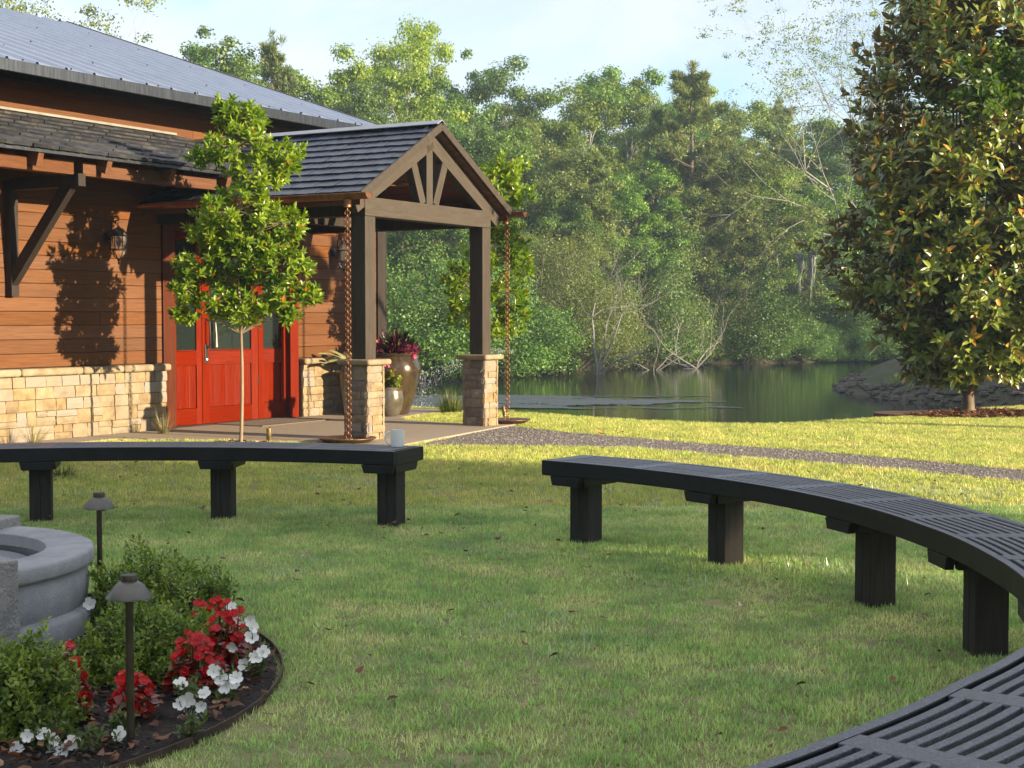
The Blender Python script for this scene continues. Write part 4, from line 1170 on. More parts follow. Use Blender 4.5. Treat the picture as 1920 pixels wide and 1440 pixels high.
# ------------------------------------------------------------------ path lights
M_bronze = tex_mat('bronze_lamp', [(.3, (.035, .028, .018)), (.7, (.085, .068, .045))], scale=12, rough=.42, metallic=.6, coord='Object')
M_hat = tex_mat('grey_bronze_hat', [(.3, (.085, .08, .07)), (.7, (.15, .14, .12))], scale=8, rough=.4, metallic=.55)
def path_light(loc, label):
    o = thing('path_light', label, 'path light', loc, 0, 'mushroom path lights by the fountain')
    MB().lathe([(.0, -.05), (.0125, -.05), (.0125, .47), (.0, .475)], 14).obj('pole', M_bronze, o, smooth=True)
    h = MB().lathe([(.0, .492), (.02, .490), (.069, .470), (.0715, .4685), (.0715, .474), (.040, .513), (.026, .522), (.0, .522)], 32).obj('lamp_hat', M_hat, o, smooth=True)
    MB().lathe([(.026, .520), (.0265, .537), (.024, .541), (.0, .541)], 24).obj('cap', M_bronze, h, smooth=True)
    MB().lathe([(.0, .46), (.014, .462), (.027, .482), (.024, .49), (.0, .49)], 18).obj('socket', M_bronze, o, smooth=True)
path_light((-1.186, 4.56, .015), 'bronze mushroom path light standing among the flowers in front')
path_light((-1.88, 6.72, .015), 'bronze mushroom path light behind the clipped shrub and fountain')
# ------------------------------------------------------------------ vegetation tools
M_bark = tex_mat('grey_brown_bark', [(.25, (.045, .035, .026)), (.55, (.10, .080, .060)), (.8, (.17, .145, .115))], scale=9, detail=7, rough=.9, bump=.8, bump_scale=20, stretch=(1, 1, .25), coord='World', bump_dist=.02)
M_bark_l = tex_mat('smooth_pale_bark', [(.25, (.13, .095, .062)), (.55, (.22, .165, .11)), (.8, (.30, .24, .17))], scale=14, detail=6, rough=.85, bump=.5, bump_scale=30, stretch=(1, 1, .3), coord='World', bump_dist=.006)
M_bark_g = tex_mat('pale_grey_bark', [(.25, (.13, .125, .115)), (.55, (.24, .23, .21)), (.8, (.36, .35, .32))], scale=8, detail=7, rough=.9, bump=.5, bump_scale=22, stretch=(1, 1, .3), coord='World', bump_dist=.02)
M_pinebark = tex_mat('pine_bark', [(.25, (.06, .042, .032)), (.55, (.125, .092, .07)), (.8, (.20, .155, .12))], scale=7, detail=7, rough=.9, bump=.8, bump_scale=14, stretch=(1, 1, .3), coord='World', bump_dist=.03)
M_bark_d = tex_mat('weathered_grey_wood', [(.25, (.10, .096, .09)), (.55, (.19, .185, .17)), (.8, (.29, .28, .26))], scale=8, detail=7, rough=.9, bump=.5, bump_scale=22, stretch=(1, 1, .3), coord='World', bump_dist=.02)
L_oak = leaf_mat('oak_leaf', (0.062, 0.135, 0.02), (0.16, 0.265, 0.036), trans=.32, patch=.35, obj_rnd=.22)
L_bright = leaf_mat('spring_leaf', (0.105, 0.185, 0.018), (0.23, 0.31, 0.032), trans=.40, patch=.45, obj_rnd=.18)
L_dark = leaf_mat('evergreen_leaf', (0.045, 0.105, 0.02), (0.115, 0.205, 0.034), trans=.3, patch=.4, obj_rnd=.22)
L_olive = leaf_mat('olive_leaf', (0.085, 0.13, 0.03), (0.19, 0.24, 0.055), trans=.34, patch=.5, obj_rnd=.2)
L_willow = leaf_mat('willow_leaf', (0.075, 0.165, 0.04), (0.165, 0.29, 0.07), trans=.38, patch=.5, obj_rnd=.12)
L_needle = leaf_mat('pine_needle', (0.07, 0.125, 0.034), (0.22, 0.265, 0.07), trans=.25, patch=.6, rough=.5, obj_rnd=.15)
L_young = leaf_mat('laurel_leaf', (0.07, 0.15, 0.014), (0.26, 0.345, 0.034), trans=.4, patch=1.4, rough=.32, spec=.5, accent=(0.3850, 0.1430, 0.0220), accent_amt=.012)
L_mag = leaf_mat('magnolia_leaf', (0.05, 0.105, 0.018), (0.235, 0.27, 0.044), trans=.16, patch=.8, rough=.30, spec=.6, back=(.17, .125, .045), accent=(0.6090, 0.3190, 0.0508), accent_amt=.045)
L_box = leaf_mat('boxwood_leaf', (0.075, 0.145, 0.022), (0.3, 0.38, 0.065), trans=.28, patch=6.0, rough=.35, spec=.5)
L_grass = None

def grow(rg, p, d, L_, r, depth, polys, tips, nseg=4, wander=.18, kids=3, ang=(25, 55), shrink=.68, up=.08, tipr=.4):
    pts = [np.array(p, float)]; rad = [r]; d = norm(np.array(d, float))
    for i in range(nseg):
        d = norm(d + rg.normal(0, wander, 3) + np.array([0, 0, up]))
        pts.append(pts[-1] + d * L_ / nseg); rad.append(r * (1 - (1 - tipr) * (i + 1) / nseg))
    polys.append((pts, rad))
    if depth == 0:
        tips.append((pts[-1], d)); return
    for k in range(kids):
        i = nseg if k == 0 else rg.integers(max(1, nseg // 2), nseg + 1)
        a = R(rg.uniform(*ang)) * (.5 if k == 0 else 1)
        ax = norm(np.cross(d, rg.normal(0, 1, 3)))
        nd = d * math.cos(a) + ax * math.sin(a)
        grow(rg, pts[i], nd, L_ * shrink * rg.uniform(.8, 1.15), rad[i] * .72, depth - 1, polys, tips, max(2, nseg - 1), wander, kids, ang, shrink, up, tipr)

def tubes_mesh(name, polys, mat, n=5):
    """all limbs of one tree in one mesh, vectorised per limb"""
    VV = []; FF = []; off = 0
    ca = np.cos(np.arange(n) * 2 * np.pi / n); sa = np.sin(np.arange(n) * 2 * np.pi / n)
    for pts, rad in polys:
        A = np.array(pts, float); m = len(A)
        D = np.gradient(A, axis=0); D = norm(D)
        ref = np.array([0, 0, 1.0]) if abs(D[0, 2]) < .9 else np.array([1.0, 0, 0])
        X = norm(np.cross(D, ref)); Y = np.cross(D, X)
        ring = A[:, None] + (X[:, None] * ca[None, :, None] + Y[:, None] * sa[None, :, None]) * np.array(rad)[:, None, None]
        VV.append(ring.reshape(-1, 3))
        i = np.arange(m - 1)[:, None] * n; k = np.arange(n)[None]
        FF.append((np.stack([i + k, i + (k + 1) % n, i + n + (k + 1) % n, i + n + k], -1) + off).reshape(-1, 4))
        off += m * n
    return np_mesh(name, np.concatenate(VV), [np.concatenate(FF)], mat, smooth=True)

def clump_leaves(rg, centers, radii, per, size, flat=.65, aspect=.55, shell=.55, updir=.5):
    """leaves in flattened puffs round the twig ends: centres (n,3), radii (n,)"""
    n = len(centers); idx = np.repeat(np.arange(n), per)
    v = norm(rg.normal(0, 1, (len(idx), 3)))
    q = rg.uniform(0, 1, len(idx)) ** (1 - shell * .75)
    off = v * (radii[idx] * q)[:, None] * np.array([1, 1, flat])
    off *= 1 + .25 * rg.normal(0, 1, (len(idx), 1)) * .6
    pos = np.asarray(centers)[idx] + off
    nr = norm(v + np.array([0, 0, updir]) + rg.normal(0, .55, v.shape))
    dd = norm(np.cross(nr, rg.normal(0, 1, v.shape)) + np.array([0, 0, -.15]))
    s = size * rg.uniform(.6, 1.25, len(idx))
    return pos, frames(dd, nr), np.stack([s * aspect * 1.3, s, s], 1)

def broadleaf(seed, H, mat, bark, spread=.34, kids=3, depth=3, per=420, size=.17, puff=.085, base=.13, sparse=False, lean=0, ang=(28, 60), flat=.65, aspect=.6, n=5, trunk_r=.016, depth_limb=None):
    rg = np.random.default_rng(seed)
    polys = []; tips = []
    tr = [np.array([0, 0, -.3]), np.array([rg.normal(0, .01) * H, rg.normal(0, .01) * H, base * H])]
    top = tr[1].copy(); d = norm(np.array([lean + rg.normal(0, .1), rg.normal(0, .1), 1]))
    pts = [tr[0], (tr[0] + tr[1]) / 2 + rg.normal(0, .01, 3) * H, tr[1]]
    m = 5
    for i in range(m):
        d = norm(d + rg.normal(0, .12, 3) + np.array([0, 0, .1]))
        pts.append(pts[-1] + d * H * (.93 - base) / m)
    rad = list(np.linspace(trunk_r * H, .003 * H, len(pts)))
    polys.append((pts, rad))
    tips.append((pts[-1], d))
    nl = 12 if not sparse else 12
    for i in range(nl):
        f = (i + .5 + rg.uniform(-.3, .3)) / nl
        fi = 2 + f * m * .96; k = int(fi); p = pts[k] * (1 - fi + k) + pts[min(k + 1, len(pts) - 1)] * (fi - k)
        az = i * 2.4 + rg.uniform(-.5, .5)
        el = R(rg.uniform(12, 40) + 30 * f)
        dd = np.array([math.cos(az) * math.cos(el), math.sin(az) * math.cos(el), math.sin(el)])
        L_ = H * spread * (1.05 - .55 * abs(f - .3)) * rg.uniform(.75, 1.1) * .55
        grow(rg, p, dd, L_, trunk_r * H * (.5 - .3 * f), depth - 1, polys, tips, 4, .2, kids, ang, .66, .05)
    C = np.array([t for t, _ in tips]); rr = puff * H * rg.uniform(.6, 1.25, len(C))
    pos, rot, s = clump_leaves(rg, C, rr, per, size, flat, aspect)
    V, F = scatter(DIA_V, DIA_F, pos, rot, s)
    # bring the crown's top to the nominal height
    k = H / np.percentile(V[:, 2], 99.7)
    V *= k
    polys = [([q_ * k for q_ in a], [x * k for x in b_]) for a, b_ in polys]
    return tubes_mesh('trunk', polys, bark, n), np_mesh('crown', V, F, mat)

def pine(seed, H, mat, R_=.20, tufts=5, nper=30, length=.32, base=.25, width=.045, bark=None):
    rg = np.random.default_rng(seed)
    pts = [np.array([rg.normal(0, .004) * H, rg.normal(0, .004) * H, H * i / 7 * .985]) for i in range(8)]
    pts[0][2] = -.3
    polys = [(pts, list(np.linspace(.016 * H, .003 * H, 8)))]
    tp = []; td = []
    z = base
    while z < .97:
        f = (z - base) / (1 - base)
        for k in range(rg.integers(3, 6)):
            az = rg.uniform(0, 6.28)
            L_ = H * R_ * (1.05 - f) ** .75 * rg.uniform(.55, 1.15) * (.55 + .45 * min(1, f * 5))
            dd = np.array([math.cos(az), math.sin(az), rg.uniform(.0, .35)])
            zi = z * 7; i = int(min(6, zi)); p = pts[i] * (1 - zi + i) + pts[i + 1] * (zi - i)
            b0 = p; b1 = p + dd * L_ * .5; b2 = p + dd * L_ * .8 + np.array([0, 0, .10 * L_]); b3 = p + dd * L_ + np.array([0, 0, .28 * L_])
            polys.append(([b0, b1, b2, b3], [.0045 * H * (1.2 - f), .003 * H * (1.2 - f), .002 * H * (1.2 - f), .0012 * H]))
            for j in range(tufts):
                u = rg.uniform(.35, 1.05)
                c = b0 * (1 - u) + b3 * u + rg.normal(0, .055 * L_, 3)
                tp.append(c); td.append(norm(dd * .5 + np.array([0, 0, .9]) + rg.normal(0, .25, 3)))
        z += rg.uniform(.022, .05)
    for j in range(10): tp.append(pts[-1] + rg.normal(0, .02 * H, 3) - np.array([0, 0, .02 * H * j / 3])); td.append(np.array([0, 0, 1.0]))
    tp = np.array(tp); td = np.array(td)
    idx = np.repeat(np.arange(len(tp)), nper)
    v = norm(td[idx] * rg.uniform(.2, 1.4, (len(idx), 1)) + rg.normal(0, .62, (len(idx), 3)))
    nr = norm(rg.normal(0, 1, v.shape))
    s = length * rg.uniform(.6, 1.15, len(idx))
    V, F = scatter(DIA_V, DIA_F, tp[idx] + rg.normal(0, .05, v.shape), frames(v, nr), np.stack([np.full(len(s), width), s, s * .2], 1))
    return tubes_mesh('trunk', polys, bark or M_pinebark, 5), np_mesh('crown', V, F, mat)

def bush(seed, H, mat, Rr=1.0, n=60, per=220, size=.12, aspect=.6, arch=False, puff=.17):
    rg = np.random.default_rng(seed)
    v = norm(rg.normal(0, 1, (n, 3))); v[:, 2] = np.abs(v[:, 2])
    C = v * np.array([Rr * H * .62, Rr * H * .62, H * .84]) * (rg.uniform(.35, 1, n) ** .45)[:, None] * rg.uniform(.82, 1.12, (n, 1))
    C[:, 2] = np.maximum(C[:, 2], .10 * H)
    polys = []
    for c in C:
        b0 = np.array([c[0] * .12, c[1] * .12, -.2]); polys.append(([b0, np.array([c[0] * .45, c[1] * .45, c[2] * .62]), c], [.010 * H, .006 * H, .002 * H]))
    rr = puff * H * rg.uniform(.6, 1.3, n)
    pos, rot, s = clump_leaves(rg, C, rr, per, size, .75 if not arch else .9, aspect, updir=.6)
    V, F = scatter(DIA_V, DIA_F, pos, rot, s); V[:, 2] = np.maximum(V[:, 2], -.05)
    k = H / np.percentile(V[:, 2], 99.7)
    return tubes_mesh('trunk', [([q * k for q in a], [x * k for x in b_]) for a, b_ in polys], M_bark, 4), np_mesh('crown', V * k, F, mat)

def put_tree(name, label, cat, meshes, loc, scale, rz, group=None):
    o = thing(name, label, cat, loc, rz, group)
    o.scale = scale if hasattr(scale, '__len__') else (scale,) * 3
    link('trunk', meshes[0], o); link('crown', meshes[1], o)
    return o

PXM = 2780.0
def gpos(px, d, edge=.9):
    if edge < .8: d = 50.5 if px > 1150 else 45.5
    while sdf(np.array([[(px - 960) / PXM * d, d]]), POND)[0] < edge: d += .25
    p = np.array([[(px - 960) / PXM * d, d]]); return Vector((p[0, 0], p[0, 1], max(float(ground_z(p)[0]), -.75) - .05))
def top_z(py, d): return 1.35 - (py - 596) / PXM * d

# ------------------------------------------------------------------ far bank: trees and shrubs, each its own
VAR = {
 'oakA': (broadleaf(1, 12, L_oak, M_bark, per=430, size=.165, spread=.62, puff=.075), 12),
 'oakB': (broadleaf(2, 12, L_oak, M_bark_g, per=400, size=.155, spread=.70, puff=.070), 12),
 'bright': (broadleaf(3, 14, L_bright, M_bark_g, per=400, size=.165, spread=.62, puff=.066), 14),
 'dark': (broadleaf(4, 12, L_dark, M_bark, per=430, size=.16, spread=.55, puff=.080), 12),
 'olive': (broadleaf(5, 10, L_olive, M_bark, per=380, size=.135, spread=.66, puff=.085, base=.18), 10),
 'loose': (broadleaf(6, 13, L_oak, M_bark_g, per=150, size=.19, spread=.6, puff=.060), 13),
 'yloose': (broadleaf(16, 14, L_olive, M_bark_g, per=75, size=.16, spread=.6, puff=.055, base=.3), 14),
 'sparse': (broadleaf(7, 13, L_olive, M_bark_d, per=30, size=.10, spread=1.05, puff=.036, base=.22, sparse=True, kids=4, depth=4, ang=(20, 55), n=3, trunk_r=.02), 13),
 'pine': (pine(8, 13, L_needle, R_=.27, base=.20, tufts=10, nper=44, length=.38), 13),
 'pineB': (pine(9, 12, L_needle, R_=.19, base=.34, tufts=7, nper=40, length=.38), 12),
 'ypine': (pine(10, 9, L_needle, R_=.19, base=.36, nper=46, tufts=9), 9),
 'shrub': (bush(11, 5, L_dark, n=70, per=420, size=.085), 5),
 'oshrub': (bush(12, 6, L_olive, n=95, per=420, size=.075), 6),
 'gshrub': (bush(13, 5, L_oak, n=70, per=420, size=.085), 5),
 'willow': (bush(14, 4.5, L_willow, Rr=1.15, n=80, per=420, size=.13, aspect=.24, arch=True), 4.5),
}
DESC = {'oakA': 'oak', 'oakB': 'oak', 'bright': 'broadleaf tree', 'dark': 'evergreen', 'olive': 'olive-green tree', 'loose': 'loose-crowned tree', 'sparse': 'thinly leafed oak', 'pine': 'pine', 'pineB': 'pine', 'ypine': 'young pine'}
TREES = [  # px, top py, depth, width factor, kind, label
 (140, -60, 62, 1.0, 'yloose', 'thin-crowned tree peeking over the far end of the metal roof'),
 (395, 66, 60, 1.0, 'loose', 'airy tree first in the row above the metal roof'),
 (455, 110, 66, .9, 'oakB', 'mid-green oak behind the airy tree above the metal roof'),
 (515, 80, 58, .8, 'pineB', 'pine with upright tufted shoots above the metal roof'),
 (590, 118, 64, .95, 'oakA', 'dark green oak between the tufted pine and the tall yellow-green tree'),
 (650, 165, 60, .9, 'dark', 'dark evergreen low above the end of the metal roof'),
 (702, 30, 66, .82, 'bright', 'tallest yellow-green tree rising above the porch ridge'),
 (790, 150, 70, .9, 'oakB', 'pale-limbed oak against the tall yellow-green tree'),
 (862, 104, 72, .85, 'loose', 'airy grey-green tree above the porch gable peak'),
 (945, 140, 74, .95, 'oakA', 'round-topped oak just past the porch gable'),
 (1045, 146, 76, 1.0, 'bright', 'bright green broad crown over the middle of the pond'),
 (1130, 150, 80, .9, 'oakB', 'oak crown touching the sky between bright crown and big pine'),
 (1195, 168, 84, .9, 'bright', 'light green crown behind the big pine'),
 (1230, 200, 66, .9, 'pineB', 'dark pine leaning against the big pine'),
 (1296, 128, 60, 1.0, 'pine', 'big pine with tall tufted top over the pond'),
 (1372, 205, 76, .9, 'pineB', 'second pine tip to the side of the big pine'),
 (1455, 196, 84, 1.1, 'pine', 'hazy pine under the bare oak limbs'),
 (1530, 205, 82, 1.1, 'oakA', 'hazy oak under the bare oak limbs'),
 (1640, 180, 76, 1.1, 'dark', 'evergreen hidden behind the magnolia edge'),
 (1790, 150, 76, 1.2, 'oakA', 'oak behind the magnolia crown'),
 (1940, 160, 76, 1.2, 'oakB', 'oak beyond the far side of the magnolia'),
 (1665, -95, 67, 1.12, 'sparse', 'tall thinly leafed oak with bare grey limbs before the sky'),
 (745, 235, 58, .95, 'oakA', 'oak half hidden behind the porch ridge'),
 (855, 245, 58, 1.0, 'oakB', 'oak with pale branches beside the porch rake'),
 (935, 270, 62, .95, 'dark', 'evergreen above the yellow sapling by the porch'),
 (1010, 236, 60, 1.0, 'olive', 'olive-green crown next to the yellow sapling'),
 (1112, 282, 57, .9, 'ypine', 'brownish young pine with bare lower trunk at the pond'),
 (1190, 300, 60, 1.0, 'oakA', 'oak in shade between the two pond pines'),
 (1395, 270, 62, 1.2, 'olive', 'feathery olive tree past the big pine'),
 (1340, 350, 60, 1.0, 'olive', 'low olive crown under the big pine'),
 (1480, 320, 62, 1.1, 'oakB', 'oak above the hanging moss'),
 (1570, 330, 64, 1.1, 'oakA', 'oak beside the magnolia edge'),
 (640, 260, 56, 1.0, 'dark', 'evergreen behind the lodge corner'),
 (800, 330, 55, 1.0, 'dark', 'evergreen seen through the porch opening'),
 (905, 350, 56, 1.0, 'oakA', 'oak behind the far porch post'),
 (1060, 380, 58, 1.0, 'dark', 'evergreen in shade beside the young pine'),
 (1240, 390, 59, 1.0, 'dark', 'shaded evergreen behind the fallen grey branches'),
 (1420, 400, 63, 1.0, 'dark', 'shaded evergreen beneath the feathery olive tree'),
 (1520, 420, 66, 1.0, 'dark', 'shaded evergreen behind the hanging moss'),
 (1680, 380, 68, 1.1, 'dark', 'shaded evergreen behind the magnolia twigs'),
]
SHRUBS = [
 (1005, 430, 53, 1.0, 'oshrub', 'big rounded olive shrub on the bank past the porch'),
 (1065, 455, 54, .9, 'oshrub', 'olive shrub below the young pine'),
 (905, 500, 51.5, 1.1, 'shrub', 'dark shrub behind the far porch pier'),
 (800, 480, 52, 1.1, 'gshrub', 'green shrub seen through the porch beside the urn'),
 (730, 470, 54, 1.1, 'shrub', 'dark shrub behind the lodge corner board'),
 (965, 610, 50.5, .9, 'shrub', 'low dark shrub at the waterline past the porch'),
 (870, 610, 50, 1.0, 'shrub', 'low dark shrub at the waterline in the porch opening'),
 (780, 610, 50, 1.0, 'shrub', 'low dark shrub at the waterline above the urn'),
 (1045, 625, 52.5, .8, 'gshrub', 'low leafy shrub left of the fallen grey branches'),
 (1185, 455, 60, .8, 'shrub', 'tall green shrub behind the upright grey branches'),
 (1250, 500, 60.5, .9, 'oshrub', 'green shrub above the fallen grey branches'),
 (1325, 560, 63.5, .8, 'gshrub', 'leafy shrub at the tip of the fallen grey branches'),
 (1390, 490, 65, 1.1, 'shrub', 'dark shrub behind the pale willow bushes'),
 (1460, 560, 65.5, 1.0, 'willow', 'pale willow bush overhanging the water'),
 (1530, 600, 67, 1.0, 'willow', 'low willow bush next to the overhanging one'),
 (1600, 575, 69, 1.1, 'willow', 'pale willow bush beside the magnolia'),
 (1690, 560, 70, 1.2, 'gshrub', 'green bush behind the lowest magnolia twigs'),
 (1800, 540, 70, 1.3, 'shrub', 'dark bush behind the magnolia trunk'),
 (1920, 540, 70, 1.3, 'shrub', 'dark bush beyond the magnolia'),
 (1130, 560, 57, .9, 'shrub', 'dark shrub behind the upright grey branches'),
 (1090, 640, 54, .9, 'shrub', 'low dark shrub at the foot of the upright grey stems'),
 (1010, 640, 51.5, .9, 'gshrub', 'low leafy shrub at the waterline below the big olive shrub'),
 (925, 640, 50.5, .8, 'gshrub', 'low leafy shrub at the waterline behind the far pier'),
 (830, 640, 50, .8, 'gshrub', 'low leafy shrub at the waterline between urn and far pier'),
 (1250, 615, 61, .8, 'shrub', 'low dark shrub under the fallen grey branches'),
 (1340, 640, 64.5, .8, 'gshrub', 'low leafy shrub next to the willow bushes'),
 (1650, 620, 70, .9, 'willow', 'farthest small willow bush behind the spit'),
 (1390, 600, 65, .8, 'shrub', 'low dark shrub under the willow bushes'),
]
rt = random.Random(5)
for px, py, d, wf, kind, lab in TREES + SHRUBS:
    ms_, H = VAR[kind]
    p = gpos(px, d, .15 if kind in ('shrub', 'oshrub', 'gshrub', 'willow') else .9); d = p.y
    k = (top_z(py, d) - p.z) / H
    nm = {'pine': 'pine_tree', 'pineB': 'pine_tree', 'ypine': 'pine_tree', 'oakA': 'oak_tree', 'oakB': 'oak_tree', 'loose': 'loose_tree', 'yloose': 'loose_tree', 'sparse': 'oak_tree', 'bright': 'broadleaf_tree', 'dark': 'evergreen_tree', 'olive': 'olive_green_tree', 'shrub': 'shrub', 'oshrub': 'shrub', 'gshrub': 'shrub', 'willow': 'willow_bush'}[kind]
    isS = kind in ('shrub', 'oshrub', 'gshrub', 'willow')
    put_tree(nm, lab, 'shrub' if isS else 'tree', ms_, p, (k * wf * rt.uniform(.95, 1.05), k * wf, k), rt.uniform(0, 6.28) if kind != 'sparse' else 2.2, 'shrubs along the far bank' if isS else 'trees beyond the pond')

# the wood that carries on behind and to the sides: one mass
def woods(name, spots, variants, label=None):
    VV = []; FF = []; off = 0
    for i, (x, y, h) in enumerate(spots):
        me = VAR[variants[i % len(variants)]][0][1]; H = VAR[variants[i % len(variants)]][1]
        n = len(me.vertices); co = np.empty(n * 3, np.float32); me.vertices.foreach_get('co', co); co = co.reshape(-1, 3)
        f = np.empty(len(me.loops), np.int32); me.loops.foreach_get('vertex_index', f); f = f.reshape(-1, 3)
        a = rt.uniform(0, 6.28); c, s_ = math.cos(a), math.sin(a); k = h / H
        zb = float(ground_z(np.array([[x, y]]))[0])
        q_ = np.column_stack([(co[:, 0] * c - co[:, 1] * s_) * k * 1.15 + x, (co[:, 0] * s_ + co[:, 1] * c) * k * 1.15 + y, co[:, 2] * k + zb])
        VV.append(q_); FF.append(f + off); off += n
    o = link(name, np_mesh(name, np.concatenate(VV), [np.concatenate(FF)], L_oak))
    return tag(o, kind='stuff')
sp = []
for x in np.arange(-46, 60, 5.5): sp.append((x + rt.uniform(-1.5, 1.5), 94 + rt.uniform(-4, 4), rt.uniform(11.0, 13.5)))
woods('far_woods', sp, ['oakA', 'dark', 'oakB'])
sp = []
for x in np.arange(-34, 34, 3.2):
    y = 56 + max(0, x) * .75 + rt.uniform(0, 5)
    if sdf(np.array([[x, y]]), POND)[0] > 4: sp.append((x, y, rt.uniform(3.6, 6.5)))
    sp.append((x + 1.5, y + 9, rt.uniform(4.5, 7)))
woods('far_undergrowth', sp, ['shrub', 'gshrub', 'oshrub'])
# unseen trees added behind the viewpoint to darken bench fronts and post sides
sp = []
for a in np.arange(205, 296, 6.5):
    d = 25 + rt.uniform(-2, 3)
    sp.append((math.sin(R(a)) * d, math.cos(R(a)) * d, 11 + rt.uniform(-1, 2)))
woods('sky_block_woods', sp, ['dark', 'oakA'])
# trees on the sunward side of the lawn and of the pond: they keep the foreground and the foot of the far bank in shade
sp = []
SH = np.array([.895, -.446]); PH = np.array([.446, .895])
for i, qv in enumerate(np.arange(-14.4, 6.5, 1.45)):
    x, y = SH * (27 + 3.2 * (i % 2)) + PH * qv
    sp.append((x, y, 13.0 + rt.uniform(-.6, .8)))
    if i % 2: sp.append((x + 6 * SH[0] + .3 * PH[0], y + 6 * SH[1] + .3 * PH[1], 14))
woods('lawn_side_woods', sp, ['dark', 'oakA'])
sp = []
for i, qv in enumerate(np.arange(40, 78, 3.4)):
    x, y = SH * (17 + 5 * (i % 2)) + PH * qv
    sp.append((x, y, 7.8 + rt.uniform(-1, 1.5)))
woods('pond_side_woods', sp, ['dark', 'oakA'])

# ------------------------------------------------------------------ fallen grey branches, moss
def bare(seed, base, dirs, L_, r, label, name='bare_branches', rotz=0):
    rg = np.random.default_rng(seed); polys = []; tips = []
    for d in dirs:
        grow(rg, (0, 0, 0), d[:3], L_ * d[3], r * d[3] * .8, 5, polys, tips, 5, .18, 3, (18, 52), .66, .01 if d[2] < .5 else .04, .45)
    o = thing(name, label, 'dead branches', base, rotz, 'bare grey dead wood on the far bank')
    link('branches', tubes_mesh('branches', polys, M_bark_d, 4), o)
    return o
q = gpos(1302, 60.5, -3.2); bare(21, (q.x, q.y - .6, -.6), [(-.9, -.1, .22, 1.25), (-.75, .1, .5, 1.0), (.55, 0, .8, .8), (.35, -.1, .95, .75), (-.95, .05, .05, .9)], 2.3, .055, 'pale bare branches fallen into the water from the far bank')
q = gpos(1118, 55.5, -2.8); bare(22, (q.x, q.y, -.7), [(.25, 0, 1, 1.1), (.5, .1, .9, 1.0), (.1, -.1, 1, .8), (.75, 0, .5, .9)], 2.4, .06, 'upright bare grey stems at the pond edge below the young pine')
q = gpos(1225, 58.5, -2.8); bare(23, (q.x, q.y, -.7), [(.6, 0, .6, .8), (-.6, 0, .5, .8), (.1, 0, 1, .7), (.9, 0, .25, .8)], 1.9, .04, 'tangle of thin grey twigs behind the fallen branches')
M_moss = tex_mat('spanish_moss', [(.3, (.13, .15, .13)), (.7, (.27, .29, .26))], scale=9, rough=.95, coord='World')
def moss(px, py0, py1, d, w, label, seed):
    rg = np.random.default_rng(seed)
    x = (px - 960) / PXM * d; z0 = top_z(py0, d); z1 = top_z(py1, d)
    o = thing('hanging_moss', label, 'moss', (x, d, z0), 0, 'grey moss hanging over the far bank')
    polys = []
    for k in range(70):
        a = rg.uniform(0, 6.28); r = w * rg.uniform(0, 1) ** .6; L_ = (z0 - z1) * rg.uniform(.35, 1.0) * (1 - .6 * r / w)
        p = np.array([r * math.cos(a), r * math.sin(a), rg.uniform(-.05, .1)])
        pts = [p + np.array([rg.normal(0, .02) - p[0] * .5 * t, rg.normal(0, .02) - p[1] * .5 * t, -L_ * t]) for t in np.linspace(0, 1, 6)]
        polys.append((pts, [.012, .02, .022, .018, .012, .004]))
    s = link('strands', tubes_mesh('strands', polys, M_moss, 3), o); s['kind'] = 'stuff'
moss(1520, 470, 595, 60, .22, 'longest grey moss beard hanging over the willow bushes', 1)
moss(1498, 478, 552, 60.4, .17, 'shorter grey moss beard beside the longest one', 2)
moss(1545, 470, 540, 61, .14, 'thin grey moss wisp nearest the magnolia', 3)

